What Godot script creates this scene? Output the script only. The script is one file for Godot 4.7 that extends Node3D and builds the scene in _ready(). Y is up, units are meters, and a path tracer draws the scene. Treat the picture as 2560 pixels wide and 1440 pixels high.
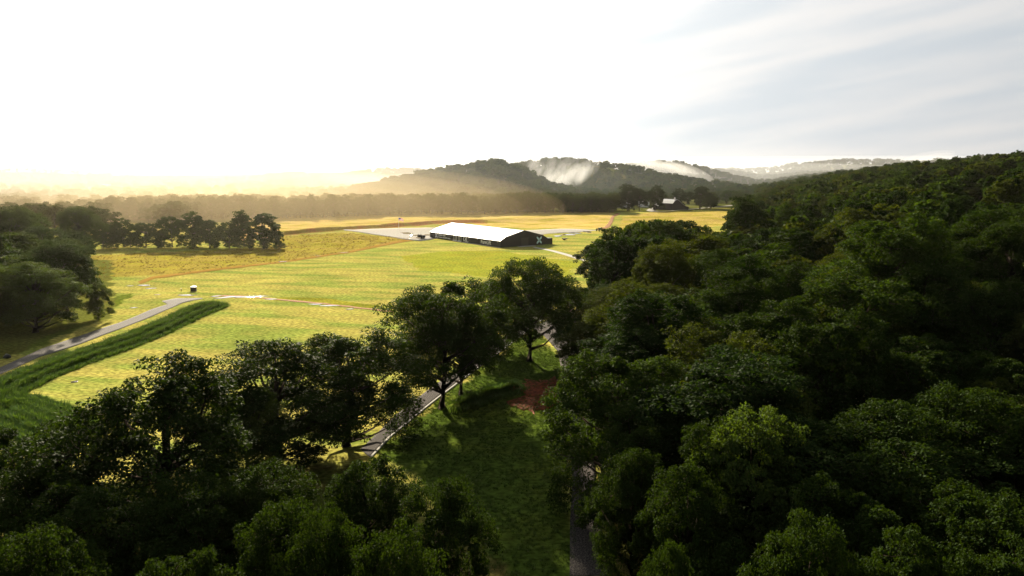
extends Node3D
# A valley at sunrise seen from a drone: mown field, black-walled event tent, woods, misty hills. Units are metres, y up, camera looks along -z.

const LANE_L := [-107.0, -138.4, -107.3, -146.8, -108.9, -162.2, -107.5, -175.4, -106.7, -192.5, -107.5, -211.9, -106.4, -219.2, -111.2, -225.6, -109.0, -230.8, -100.8, -231.5]
const LANE_R := [-103.6, -133.8, -103.1, -140.7, -104.6, -155.5, -102.7, -167.3, -102.0, -183.8, -102.1, -200.9, -102.2, -215.8, -102.5, -220.6, -101.6, -225.6, -99.9, -229.6]
const BERM := [-90.9, -215.1, -92.1, -201.4, -92.0, -180.5, -93.3, -164.1, -94.6, -150.7, -95.1, -138.4, -94.1, -127.9, -89.6, -115.7]
const BERM2 := [-94.2, -122.1, -85.6, -117.8, -77.6, -112.8, -70.8, -108.2]
const ROADA_L := [-22.4, -101.5, -19.7, -115.7, -16.8, -126.7, -14.9, -133.5, -9.5, -150.7, -3.8, -168.1, 2.1, -186.3, 5.6, -198.6, 7.8, -213.8]
const ROADA_R := [-20.4, -98.4, -19.1, -106.1, -13.7, -125.5, -11.4, -133.0, -7.5, -145.9, -1.7, -164.9, 4.1, -182.4, 8.3, -195.8, 11.5, -213.8]
const ROADB_L := [5.8, -67.2, 6.8, -79.1, 8.0, -90.2, 8.8, -104.7, 9.7, -124.4, 10.2, -142.8, 10.4, -159.5, 8.0, -175.9, 5.2, -185.3]
const ROADB_R := [10.1, -67.2, 10.3, -79.1, 11.1, -90.2, 12.5, -104.7, 14.3, -124.4, 15.5, -142.8, 15.4, -159.5, 13.3, -180.5, 10.0, -195.8]
const SIDEWALK_L := [12.8, -396.8, 21.2, -381.0, 28.2, -361.7, 35.2, -341.0]
const SIDEWALK_R := [11.4, -394.6, 20.0, -375.0, 26.9, -354.5, 34.0, -334.6]
const PAD1 := [-120.4, -514.6, -102.7, -529.7, -83.7, -539.6, -58.5, -541.6, -44.1, -467.8, -50.0, -439.3, -55.1, -431.4, -69.6, -447.5, -93.3, -480.3]
const PAD2 := [2.8, -511.0, 35.2, -529.7, 46.8, -527.8, 62.7, -514.6, 44.1, -496.9, 24.3, -486.8, 7.3, -439.3]
const TRACKW_L := [-98.6, -237.0, -90.3, -236.2, -74.8, -229.2, -60.2, -222.7, -47.6, -216.5, -35.0, -210.6]
const TRACKW_R := [-98.3, -234.6, -89.3, -233.4, -74.0, -226.6, -59.5, -220.2, -47.1, -214.1, -34.8, -209.0]
const TRACKR_L := [60.7, -522.0, 70.6, -549.9, 80.3, -600.0, 87.4, -642.6, 99.3, -691.5]
const TRACKR_R := [62.3, -511.0, 73.7, -545.7, 83.0, -595.1, 90.6, -642.6, 103.9, -691.5]
const TRACKD_L := [-139.2, -265.6, -141.3, -280.4, -132.2, -295.6, -119.7, -315.3, -107.3, -331.4, -94.4, -352.8, -85.2, -373.0, -78.3, -402.4, -70.7, -431.4, -60.7, -456.0]
const TRACKD_R := [-135.2, -259.8, -137.1, -274.9, -129.6, -289.6, -117.2, -308.4, -105.3, -325.4, -92.6, -345.9, -83.0, -363.5, -75.8, -389.2, -67.1, -416.4, -56.5, -442.0]
const DRIVE_L := [171.5, -863.9, 155.6, -824.8, 146.3, -789.1, 143.8, -748.5, 158.7, -756.3, 193.7, -797.7, 240.2, -853.8, 276.6, -895.8]
const DRIVE_R := [174.2, -853.8, 162.0, -815.6, 155.0, -789.1, 156.1, -764.2, 171.4, -776.4, 196.9, -811.0, 244.4, -869.1, 281.7, -912.6]
const SOIL := [0.0, -131.2, 3.2, -137.6, 8.3, -138.7, 8.5, -127.9, 6.6, -121.0, 3.1, -117.8, 0.2, -122.1]
const MOUND := [-9.0, -119.9, -5.7, -124.4, -2.2, -127.9, 0.0, -130.4]
const MEADOW := [-164.4, -271.8, -141.8, -281.5, -131.2, -293.1, -106.3, -328.4, -83.9, -367.3, -69.9, -426.3, -59.6, -447.5, -92.0, -474.0, -117.7, -493.5, -151.2, -461.8, -132.0, -402.4, -204.5, -352.8, -202.5, -321.0]
const MEADOWR := [99.4, -654.1, 76.1, -518.3, 96.6, -483.6, 176.8, -580.8, 261.6, -764.2, 240.2, -853.8, 142.9, -718.9]
const FARM := [-165.9, -439.3, -148.7, -461.8, -121.5, -522.0, -85.3, -549.9, -60.6, -576.1, 6.0, -537.6, 64.1, -525.8, 77.1, -580.8, 91.2, -660.1, 107.4, -748.5, -109.0, -704.9, -241.6, -642.6]
const SWALE := [-76.3, -233.8, -61.9, -229.2, -36.1, -217.1, -34.7, -208.7, -52.6, -217.1, -73.9, -226.3]
const GREEN2 := [-55.0, -352.8, -37.6, -375.0, -6.3, -375.0, 31.2, -328.4, 21.3, -271.8, -12.7, -282.6, -38.7, -300.6]
const GREEN3 := [-141.6, -195.8, -130.6, -195.8, -129.2, -220.6, -131.0, -235.4, -127.8, -239.4, -114.0, -195.8, -110.3, -167.3, -113.7, -155.9]
const BANKB := [-151.2, -461.8, -135.9, -490.1, -114.9, -518.3, -85.3, -549.9, -62.2, -576.1, -26.1, -590.2]
const PUD := [[-132.9, -257.9, 1.93], [-137.2, -256.0, 0.81], [-128.0, -252.3, 1.25], [-108.2, -237.0, 2.02], [-118.3, -237.8, 0.74], [-92.8, -232.3, 2.77], [-86.5, -233.1, 4.13], [-77.1, -228.5, 1.6], [-97.6, -234.6, 1.41], [-56.3, -217.1, 1.99], [-60.7, -219.9, 1.52], [-48.3, -212.5, 1.09], [-114.6, -214.5, 0.81], [-105.3, -329.9, 1.54], [-85.9, -367.3, 1.88], [-94.9, -351.0, 1.01], [-84.3, -134.6, 0.44]]
const PUD2 := [[-57.9, -474.0, 6.62], [-70.7, -490.1, 5.49], [-60.4, -453.1, 5.07], [37.1, -477.1, 6.63], [43.5, -490.1, 3.82], [29.9, -467.8, 3.12], [52.2, -500.3, 2.79]]
const FORE := [[-34.1, -68, 22.6, 19.7], [-33.2, -96, 17.9, 19.7], [-24.8, -103, 18.2, 19.9], [-34.3, -88, 13.5, 9.9], [-12.1, -120, 22.3, 20.1], [-9.4, -128, 17.9, 14.9], [3.8, -152, 22.8, 20.2], [-4.0, -158, 17.2, 14.9], [-13.5, -62, 15.9, 9.5], [-5.6, -56, 15.7, 8.4], [-17.7, -52, 15.7, 8.5], [-33.8, -56, 14.7, 11.8], [-48.0, -68, 15.7, 13.7], [-33.2, -46, 16.4, 9.2], [-21.7, -43, 17.4, 8.7], [-8.3, -44, 17.2, 7.9], [-39.9, -60, 15.6, 11.8], [-26.7, -57, 14.7, 10.4], [-23.8, -64, 14.4, 9.8], [-12.8, -47, 16.8, 7.0]]
const RIGHT := [[12.5, -83, 20.6, 15.3], [18.5, -88, 17.9, 13.9], [21.2, -60, 21.2, 9.5], [18.9, -63, 19.4, 6.9], [28.5, -124, 20.9, 21.1], [36.0, -116, 17.6, 16.1], [48.7, -232, 25.9, 25.0], [32.0, -262, 16.1, 19.0], [35.9, -215, 15.6, 26.6], [28.2, -180, 13.5, 20.2], [97.3, -300, 31.4, 21.9], [71.0, -140, 34.1, 27.9], [59.2, -128, 25.5, 15.6], [73.2, -125, 25.1, 20.8], [115.2, -170, 33.0, 25.1], [78.5, -115, 23.7, 18.5], [56.8, -150, 23.0, 17.8], [83.7, -210, 25.5, 23.8], [44.3, -92, 20.1, 14.7], [53.6, -90, 19.5, 17.3], [62.0, -88, 19.0, 15.4], [39.0, -70, 17.9, 14.5], [48.3, -72, 18.6, 14.3], [26.5, -52, 17.6, 10.2], [34.7, -52, 17.6, 11.6], [14.4, -56, 16.9, 8.0], [19.3, -44, 17.7, 7.9], [24.9, -42, 18.0, 8.8], [30.9, -42, 18.0, 8.5], [10.4, -44, 16.6, 5.0], [14.5, -172, 7.8, 12.4], [14.5, -135, 10.9, 11.3], [14.1, -72, 16.4, 10.6], [11.7, -65, 14.8, 7.3], [18.8, -78, 16.8, 11.5]]
const LEFT := [[-120.8, -179, 18.7, 20.9], [-128.6, -205, 21.6, 29.5], [-115.1, -197, 11.0, 6.9], [-160.8, -232, 21.5, 29.7], [-140.4, -200, 17.3, 21.6], [-184.8, -283, 20.5, 20.6], [-213.9, -356, 24.3, 21.9], [-225.9, -324, 26.6, 28.5], [-254.4, -378, 22.3, 25.3], [-157.8, -216, 25.1, 29.7], [-133.1, -178, 18.8, 19.7], [-175.5, -259, 16.4, 22.5]]
const ROW := [[-222.0, -394, 12.9, 15.0], [-214.5, -398, 15.9, 15.5], [-200.9, -394, 14.6, 16.2], [-188.0, -398, 17.0, 16.1], [-177.5, -402, 19.4, 17.1], [-167.2, -398, 15.9, 13.2], [-154.8, -394, 14.0, 13.1], [-150.5, -404, 20.0, 15.8], [-137.3, -398, 19.8, 18.7], [-128.2, -392, 9.7, 8.2]]
const BARN := [[122.5, -770, 31.2, 22.5], [133.4, -759, 25.2, 23.5], [154.3, -781, 28.1, 22.1], [212.9, -822, 27.5, 25.9], [212.6, -776, 16.4, 16.1], [193.8, -840, 23.6, 21.0], [110.0, -770, 21.6, 19.0], [90.5, -748, 17.2, 19.2], [68.7, -726, 17.9, 17.8], [47.2, -715, 21.4, 19.1], [95.0, -704, 12.8, 14.2]]

const LAWN := [-20.0, -100.0, -13.0, -126.0, -1.0, -166.0, 5.0, -186.0, 8.0, -176.0, 10.0, -150.0, 9.5, -120.0, 8.5, -100.0, 6.5, -66.0, -4.0, -66.0, -12.0, -92.0]
const THICKET := [-130.0, -20.0, -62.0, -75.0, -50.0, -95.0, -23.0, -95.0, -20.0, -90.0, -3.0, -71.0, 4.5, -58.0, 5.0, -20.0]
const COPSE := [-112.0, -150.0, -114.0, -178.0, -112.0, -200.0, -135.0, -240.0, -185.0, -330.0, -280.0, -340.0, -200.0, -150.0]

const SUN_AZ := -19.0
const SUN_EL := 20.0
const CAM_H := 40.0

var rng := RandomNumberGenerator.new()
var nz := FastNoiseLite.new()
var nz2 := FastNoiseLite.new()
var taken := {}
var mats := {}
var protos := {}


# ------------------------------------------------------------------ helpers
func numbered(called: String) -> String:
	var n: int = taken.get(called, 0)
	taken[called] = n + 1
	return called if n == 0 else "%s_%03d" % [called, n]


func tag(o: Node3D, label: String, category: String, group := "", kind := "") -> Node3D:
	if label: o.set_meta("label", label)
	if category: o.set_meta("category", category)
	if group: o.set_meta("group", group)
	if kind: o.set_meta("kind", kind)
	return o


func thing(called: String, label: String, category: String, at := Vector3.ZERO, turn := 0.0, group := "") -> Node3D:
	var o := Node3D.new()
	o.name = numbered(called)
	add_child(o)
	o.position = at
	o.rotation.y = turn
	tag(o, label, category, group)
	return o


func put(called: String, m: Mesh, material: Material, parent: Node3D = null) -> MeshInstance3D:
	var o := MeshInstance3D.new()
	o.mesh = m
	if material: o.material_override = material
	if parent == null:
		o.name = numbered(called)
		add_child(o)
	else:
		o.name = called
		parent.add_child(o, true)
	return o


func mat(called: String, linear: Color, rough := 0.9, spec := 0.4) -> StandardMaterial3D:
	var m := StandardMaterial3D.new()
	m.resource_name = called
	m.albedo_color = linear.linear_to_srgb()
	m.roughness = rough
	m.metallic_specular = spec
	mats[called] = m
	return m


func box(st: SurfaceTool, a: Vector3, b: Vector3) -> void:
	var lo := a.min(b)
	var hi := a.max(b)
	var c := [Vector3(lo.x, lo.y, lo.z), Vector3(hi.x, lo.y, lo.z), Vector3(hi.x, hi.y, lo.z), Vector3(lo.x, hi.y, lo.z), Vector3(lo.x, lo.y, hi.z), Vector3(hi.x, lo.y, hi.z), Vector3(hi.x, hi.y, hi.z), Vector3(lo.x, hi.y, hi.z)]
	for f in [[0, 1, 2, 3], [5, 4, 7, 6], [4, 0, 3, 7], [1, 5, 6, 2], [3, 2, 6, 7], [4, 5, 1, 0]]:
		quad(st, c[f[0]], c[f[1]], c[f[2]], c[f[3]])


func quad(st: SurfaceTool, a: Vector3, b: Vector3, c: Vector3, d: Vector3) -> void:
	var n := (c - a).cross(b - a).normalized()
	for p in [a, b, c, a, c, d]:
		st.set_normal(n)
		st.add_vertex(p)


func start() -> SurfaceTool:
	var st := SurfaceTool.new()
	st.begin(Mesh.PRIMITIVE_TRIANGLES)
	return st


func box_mesh(a: Vector3, b: Vector3) -> Mesh:
	var st := start()
	box(st, a, b)
	return st.commit()


func lathe(profile: Array, sides := 20) -> Mesh:
	var st := start()
	for i in sides:
		var a0 := TAU * i / sides
		var a1 := TAU * (i + 1) / sides
		for k in profile.size() - 1:
			var p: Vector2 = profile[k]
			var q: Vector2 = profile[k + 1]
			quad(st, Vector3(p.x * cos(a0), p.y, p.x * sin(a0)), Vector3(p.x * cos(a1), p.y, p.x * sin(a1)), Vector3(q.x * cos(a1), q.y, q.x * sin(a1)), Vector3(q.x * cos(a0), q.y, q.x * sin(a0)))
	return st.commit()


func pts(flat: Array) -> PackedVector2Array:
	var out := PackedVector2Array()
	for i in range(0, flat.size(), 2):
		out.append(Vector2(flat[i], flat[i + 1]))
	return out


func sstep(a: float, b: float, x: float) -> float:
	var t := clampf((x - a) / (b - a), 0.0, 1.0)
	return t * t * (3.0 - 2.0 * t)


func table(keys: Array, vals: Array, x: float) -> float:
	if x <= keys[0]: return vals[0]
	for i in keys.size() - 1:
		if x <= keys[i + 1]:
			return lerpf(vals[i], vals[i + 1], (x - keys[i]) / (keys[i + 1] - keys[i]))
	return vals[-1]


func dist_line(p: Vector2, l: PackedVector2Array) -> float:
	var best := 1e9
	for i in l.size() - 1:
		best = minf(best, p.distance_to(Geometry2D.get_closest_point_to_segment(p, l[i], l[i + 1])))
	return best


# ------------------------------------------------------------------ the lie of the land
# wooded hills: centre x, centre z, half width, half depth, height, skew
const HILLS := [
	[-85.0, -1120.0, 125.0, 150.0, 35.0], [-8.0, -1130.0, 50.0, 130.0, 22.0],
	[120.0, -1560.0, 230.0, 160.0, 60.0], [390.0, -1950.0, 200.0, 180.0, 60.0], [560.0, -2600.0, 330.0, 240.0, 52.0],
	[1100.0, -3100.0, 700.0, 300.0, 52.0], [-330.0, -2100.0, 250.0, 200.0, 42.0], [-700.0, -2500.0, 300.0, 200.0, 30.0], [-1950.0, -2900.0, 500.0, 300.0, 42.0], [-2600.0, -2600.0, 500.0, 300.0, 60.0], [-1250.0, -3400.0, 500.0, 300.0, 34.0],
]
var berm := pts(BERM)
var berm2 := pts(BERM2)
var mound := pts(MOUND)


func land(x: float, z: float) -> float:
	var d := -z
	var h := 0.0
	# the long rise under the wood on the east side
	var s := (x - 24.0) * 0.945 + (z + 110.0) * 0.327
	if s > 0.0:
		h += 62.0 * (1.0 - exp(-s * s / (s + 22.0) * 0.0038)) * sstep(60.0, 230.0, d)
	if d > 600.0:
		for k in HILLS:
			var ex: float = (x - k[0]) / k[2]
			var ez: float = (z - k[1]) / k[3]
			var e := ex * ex + ez * ez
			if e < 9.0:
				h += k[4] * exp(-e) * (1.0 - 0.0)
		h += 5.0 * sstep(900.0, 1500.0, d) * nz.get_noise_2d(x * 0.22, z * 0.22)
	# the cut bank between the gravel yard and the higher hay meadow
	if d > 400.0:
		var zb := table([-260.0, -151.0, -136.0, -115.0, -85.0, -62.0, -26.0, 20.0], [-420.0, -462.0, -490.0, -518.0, -550.0, -576.0, -588.0, -592.0], x)
		var steep := table([-30.0, 60.0], [14.0, 70.0], x)
		h += 2.4 * sstep(0.0, steep, zb - z) * (1.0 - 0.6 * sstep(700.0, 760.0, d))
	# gentle swells of the field, none under the tent and the yard
	var flat := sstep(0.0, 30.0, absf(Vector2(x + 20.0, (z + 450.0) * 0.75).length() - 0.0) - 75.0)
	h += flat * (0.35 * nz.get_noise_2d(x * 0.9, z * 0.9) + 0.9 * nz2.get_noise_2d(x * 0.35, z * 0.35)) * sstep(60, 130, d)
	if x < -60.0 and d < 260.0:
		var p := Vector2(x, z)
		h += berm_rise(dist_line(p, berm), x, z)
		h += 0.7 * (1.0 - sstep(1.0, 9.0, dist_line(p, berm2)))
	elif absf(x + 4.0) < 14.0 and d > 110.0 and d < 140.0:
		h += 1.3 * (1.0 - sstep(0.3, 2.8, dist_line(Vector2(x, z), mound)))
	return h


func berm_rise(off: float, x: float, z: float) -> float:
	return (1.0 + 0.3 * nz2.get_noise_2d(x * 6.0, z * 6.0) + 0.22 * cos(off * 2.6)) * (1.0 - sstep(0.3, 5.2, off))


func at(x: float, z: float, up := 0.0) -> Vector3:
	return Vector3(x, land(x, z) + up, z)


func wood_edge(d: float) -> float:
	return table([30, 70, 100, 130, 170, 230, 272, 296, 400, 500, 640, 760, 1000], [13.0, 15.0, 17.5, 22.0, 26.0, 35.0, 44.0, 94.0, 132.0, 165.0, 212.0, 292.0, 330.0], d)


func axis(lo: float, hi: float, step: float, ends: float) -> PackedFloat32Array:
	var out := PackedFloat32Array()
	var side := PackedFloat32Array()
	var w := step
	var v := lo
	while v > -ends:
		w *= 1.22
		v -= w
		side.append(v)
	side.reverse()
	out.append_array(side)
	v = lo
	while v < hi:
		out.append(v)
		v += step
	w = step
	while v < ends:
		out.append(v)
		w *= 1.22
		v += w
	return out


func build_ground() -> void:
	var xs := axis(-290.0, 300.0, 2.5, 9000.0)
	var zs := axis(-940.0, 20.0, 2.5, 9000.0)
	var v := PackedVector3Array()
	var uv := PackedVector2Array()
	var uv2 := PackedVector2Array()
	var idx := PackedInt32Array()
	for z in zs:
		for x in xs:
			v.append(at(x, z))
			uv.append(Vector2((x + 420.0) / 800.0, (z + 740.0) / 800.0))
			uv2.append(Vector2(x / 27.0, z / 16.0))
	var n := xs.size()
	var far := PackedInt32Array()
	for j in zs.size() - 1:
		for i in n - 1:
			var a := j * n + i
			var inner := xs[i] >= -420.0 and xs[i + 1] <= 380.0 and zs[j] >= -740.0 and zs[j + 1] <= 60.0
			if inner: idx.append_array(PackedInt32Array([a, a + 1, a + n, a + 1, a + n + 1, a + n]))
			else: far.append_array(PackedInt32Array([a, a + 1, a + n, a + 1, a + n + 1, a + n]))
	var arr := []
	arr.resize(Mesh.ARRAY_MAX)
	arr[Mesh.ARRAY_VERTEX] = v
	arr[Mesh.ARRAY_TEX_UV] = uv
	arr[Mesh.ARRAY_TEX_UV2] = uv2
	arr[Mesh.ARRAY_INDEX] = idx
	var nn := PackedVector3Array()
	nn.resize(v.size())
	for j in zs.size():
		for i in n:
			var a := v[j * n + mini(i + 1, n - 1)] - v[j * n + maxi(i - 1, 0)]
			var b := v[mini(j + 1, zs.size() - 1) * n + i] - v[maxi(j - 1, 0) * n + i]
			nn[j * n + i] = b.cross(a).normalized()
	arr[Mesh.ARRAY_NORMAL] = nn
	var m := ArrayMesh.new()
	m.add_surface_from_arrays(Mesh.PRIMITIVE_TRIANGLES, arr)
	arr[Mesh.ARRAY_INDEX] = far
	m.add_surface_from_arrays(Mesh.PRIMITIVE_TRIANGLES, arr)
	var g := put("ground", m, null)
	g.set_surface_override_material(0, ground_material())
	var fm := mat("far_ground", Color(1, 1, 1), 1.0, 0.0)
	fm.albedo_texture = grain_texture(15, 0.02, Color(0.20, 0.23, 0.10), Color(0.36, 0.35, 0.16))
	fm.uv1_scale = Vector3(2.2, 2.2, 1.0)
	g.set_surface_override_material(1, fm)
	tag(g, "mown yellow-green field and tan hay meadows spreading between the woods", "ground", "", "structure")


func ground_material() -> StandardMaterial3D:
	var m := mat("ground", Color(1, 1, 1), 1.0, 0.0)
	var n := 1024
	var img := Image.create_empty(n, n, false, Image.FORMAT_RGB8)
	var polys := [
		[pts(MEADOW), Color(0.59, 0.53, 0.25)], [pts(FARM), Color(0.78, 0.68, 0.42)], [pts(MEADOWR), Color(0.69, 0.61, 0.35)],
		[pts(SWALE), Color(0.47, 0.48, 0.17)], [pts(GREEN2), Color(0.55, 0.57, 0.21)], [pts(GREEN3), Color(0.38, 0.43, 0.16)],
		[pts(LAWN), Color(0.29, 0.36, 0.14)], [pts(THICKET), Color(0.38, 0.35, 0.20)], [pts(COPSE), Color(0.38, 0.40, 0.18)],
	]
	var second := [Color(0.54, 0.52, 0.19), Color(0.54, 0.52, 0.19), Color(0.54, 0.52, 0.19), Color(0.54, 0.52, 0.19), Color(0.54, 0.52, 0.19), Color(0.34, 0.38, 0.13), Color(0.33, 0.37, 0.14), Color(0.27, 0.32, 0.13), Color(0.37, 0.36, 0.17)]
	for k in polys:
		var lo: Vector2 = k[0][0]
		var hi := lo
		for p in k[0]:
			lo = lo.min(p)
			hi = hi.max(p)
		k.append(Rect2(lo, hi - lo).grow(4.0))
	var fine := FastNoiseLite.new()
	fine.seed = 5
	fine.frequency = 0.5
	var field := Color(0.645, 0.61, 0.325)
	var lush := Color(0.25, 0.34, 0.13)
	var litter := Color(0.40, 0.34, 0.22)
	var earth := Color(0.62, 0.40, 0.24)
	var bank := [-151.0, -136.0, -115.0, -85.0, -62.0, -26.0]
	var bankz := [-462.0, -490.0, -518.0, -550.0, -576.0, -588.0]
	for j in n:
		var z := (j + 0.5) / n * 800.0 - 740.0
		var d := -z
		var ex := wood_edge(d)
		for i in n:
			var x := (i + 0.5) / n * 800.0 - 420.0
			var w1 := nz.get_noise_2d(x * 3.0, z * 3.0)
			var w2 := nz2.get_noise_2d(x * 1.3, z * 2.6)
			var f := fine.get_noise_2d(x, z)
			var p := Vector2(x + w1 * 3.5 + f * 1.2, z + w2 * 5.0 + f * 1.5)
			var w3 := nz2.get_noise_2d(x * 0.8 + z * 0.25 + 300.0, z * 5.5 - x * 1.2)
			var c := field.lerp(Color(0.485, 0.53, 0.25), clampf(0.35 + 1.0 * w2 + 0.4 * w1 + 1.1 * w3, 0.0, 1.0))
			if d > 560.0 and x < -100.0:
				c = Color(0.30, 0.33, 0.15)
			for e in polys.size():
				var k: Array = polys[e]
				if k[2].has_point(p) and Geometry2D.is_point_in_polygon(p, k[0]):
					c = k[1]
					c = c.lerp(second[e], clampf(0.1 + 1.3 * w2 + 0.9 * w1 + 0.5 * f, 0.0, 0.8))
			if x > -150.0 and x < -20.0 and d > 455.0 and d < 610.0:
				var b := table(bank, bankz, x) - p.y
				if b > -1.0 and b < 13.0:
					c = earth.lerp(Color(0.52, 0.46, 0.2), clampf(0.5 + 1.6 * w1 + 0.7 * f + (0.3 if x < -95.0 else -0.2), 0.0, 1.0))
			if d < 262.0 and x < -62.0 and x > -125.0:
				var q := Vector2(x + f * 0.8, z + w1 * 2.0)
				if dist_line(q, berm) < 5.1 or dist_line(q, berm2) < 6.5:
					c = lush
			# leaf litter under the closed wood
			if p.x > ex - 5.0 and d < 690.0:
				c = litter.lerp(Color(0.34, 0.37, 0.17), clampf(0.3 + w1 * 1.5, 0.0, 1.0))
			var g := 1.0 + 0.13 * f + 0.12 * w1
			img.set_pixel(i, j, Color(c.r * g, c.g * g, c.b * g))
	img.generate_mipmaps()
	m.albedo_texture = ImageTexture.create_from_image(img)
	var t := FastNoiseLite.new()
	t.seed = 11
	t.frequency = 0.035
	t.fractal_octaves = 5
	t.fractal_gain = 0.62
	var src := t.get_seamless_image(512, 512)
	var det := Image.create_empty(512, 512, false, Image.FORMAT_RGB8)
	for j in 512:
		for i in 512:
			var q := src.get_pixel(i, j).r
			var g := clampf(0.86 + (q - 0.5) * 0.6, 0.55, 1.0)
			det.set_pixel(i, j, Color(g, g, g * 0.97))
	m.detail_enabled = true
	m.detail_blend_mode = BaseMaterial3D.BLEND_MODE_MUL
	m.detail_uv_layer = BaseMaterial3D.DETAIL_UV_2
	m.detail_albedo = ImageTexture.create_from_image(det)
	return m


# a strip of road or track between two edges, laid on the land
func strip(called: String, left: Array, right: Array, material: Material, lift: float, label: String, category := "road", wobble := 0.0) -> MeshInstance3D:
	var a := pts(left)
	var b := pts(right)
	var rows := []
	for i in a.size() - 1:
		var k := maxi(1, int(maxf(a[i].distance_to(a[i + 1]), b[i].distance_to(b[i + 1])) / 1.8))
		for j in k + (1 if i == a.size() - 2 else 0):
			var t := float(j) / k
			rows.append([a[i].lerp(a[i + 1], t), b[i].lerp(b[i + 1], t)])
	var st := start()
	var across := 6
	for i in rows.size():
		var l: Vector2 = rows[i][0]
		var r: Vector2 = rows[i][1]
		if wobble > 0.0:
			var dir := (r - l).normalized()
			l += dir * wobble * nz.get_noise_2d(l.x * 9.0, l.y * 9.0) * 2.0
			r += dir * wobble * nz2.get_noise_2d(r.x * 9.0, r.y * 9.0) * 2.0
		for j in across + 3:
			# the outermost points run down into the soil, so the strip has an edge
			var t := clampf((j - 1.0) / across, 0.0, 1.0)
			var p := l.lerp(r, t)
			st.set_uv(Vector2(t * l.distance_to(r), i * 1.8) / 4.0)
			st.add_vertex(at(p.x, p.y, lift if j > 0 and j < across + 2 else -0.15))
	var n := across + 3
	for i in rows.size() - 1:
		for j in n - 1:
			var q := i * n + j
			for e in [q, q + n, q + 1, q + 1, q + n, q + n + 1]:
				st.add_index(e)
	st.generate_normals()
	var o := put(called, st.commit(), material)
	tag(o, label, category, "", "structure")
	return o


# an irregular flat patch: outline in plan, filled by rings towards its middle
func patch(called: String, outline: PackedVector2Array, material: Material, lift: float, label: String, category: String, level := false) -> MeshInstance3D:
	var mid := Vector2.ZERO
	for p in outline:
		mid += p
	mid /= outline.size()
	var st := start()
	var rings := 6
	var y0 := 0.0
	if level:
		for p in outline:
			y0 = maxf(y0, land(p.x, p.y))
		y0 = maxf(y0, land(mid.x, mid.y))
	var n := outline.size()
	for r in rings + 2:
		for i in n:
			var p := mid.lerp(outline[i], minf(1.0, float(r) / rings))
			var y := (y0 if level else land(p.x, p.y)) + lift
			st.add_vertex(Vector3(p.x, y - (0.2 if r > rings else 0.0), p.y))
	for r in rings + 1:
		for i in n:
			var a := r * n + i
			var b := r * n + (i + 1) % n
			for e in [a, b, a + n, b, b + n, a + n]:
				st.add_index(e)
	st.generate_normals()
	var o := put(called, st.commit(), material)
	tag(o, label, category, "", "structure")
	return o


func dense(poly: PackedVector2Array, step: float, wob: float) -> PackedVector2Array:
	var out := PackedVector2Array()
	for i in poly.size():
		var a := poly[i]
		var b := poly[(i + 1) % poly.size()]
		var k := maxi(1, int(a.distance_to(b) / step))
		for j in k:
			var p := a.lerp(b, float(j) / k)
			p += Vector2(nz.get_noise_2d(p.x * 6.0, p.y * 6.0), nz2.get_noise_2d(p.x * 14.0, p.y * 14.0)) * wob
			out.append(p)
	return out


func blob(x: float, z: float, rx: float, rz: float, turn: float, sd: int) -> PackedVector2Array:
	var out := PackedVector2Array()
	for i in 22:
		var a := TAU * i / 22.0
		var r := 1.0 + 0.9 * nz.get_noise_2d(cos(a) * 22.0 + sd * 31.0, sin(a) * 22.0)
		out.append(Vector2(x, z) + Vector2(cos(a) * rx * r, sin(a) * rz * r).rotated(turn))
	return out


func grain_texture(sd: int, freq: float, lo: Color, hi: Color, contrast := 1.4) -> ImageTexture:
	var t := FastNoiseLite.new()
	t.seed = sd
	t.frequency = freq
	t.fractal_octaves = 5
	var src := t.get_seamless_image(256, 256)
	var img := Image.create_empty(256, 256, false, Image.FORMAT_RGB8)
	for j in 256:
		for i in 256:
			img.set_pixel(i, j, lo.lerp(hi, clampf(0.5 + (src.get_pixel(i, j).r - 0.5) * contrast, 0.0, 1.0)))
	return ImageTexture.create_from_image(img)


# ------------------------------------------------------------------ trees
func tube(v: PackedVector3Array, nn: PackedVector3Array, idx: PackedInt32Array, path: Array, r0: float, r1: float, sides: int) -> void:
	var first := v.size()
	for i in path.size():
		var p: Vector3 = path[i]
		var q: Vector3 = path[mini(i + 1, path.size() - 1)] - path[maxi(i - 1, 0)]
		var u := q.normalized()
		var s := u.cross(Vector3(0.31, 0.2, 0.93)).normalized()
		var t := u.cross(s)
		var r := lerpf(r0, r1, float(i) / (path.size() - 1))
		if i == 0 and r0 > 0.2: r *= 1.45
		for k in sides:
			var a := TAU * k / sides
			var o := s * cos(a) + t * sin(a)
			v.append(p + o * r)
			nn.append(o)
	for i in path.size() - 1:
		for k in sides:
			var a := first + i * sides + k
			var b := first + i * sides + (k + 1) % sides
			idx.append_array(PackedInt32Array([a, b, a + sides, b, b + sides, a + sides]))


func mesh_of(v: PackedVector3Array, nn: PackedVector3Array, idx: PackedInt32Array, col = null) -> ArrayMesh:
	var arr := []
	arr.resize(Mesh.ARRAY_MAX)
	arr[Mesh.ARRAY_VERTEX] = v
	arr[Mesh.ARRAY_NORMAL] = nn
	arr[Mesh.ARRAY_INDEX] = idx
	if col != null: arr[Mesh.ARRAY_COLOR] = col
	var m := ArrayMesh.new()
	m.add_surface_from_arrays(Mesh.PRIMITIVE_TRIANGLES, arr)
	return m


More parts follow.
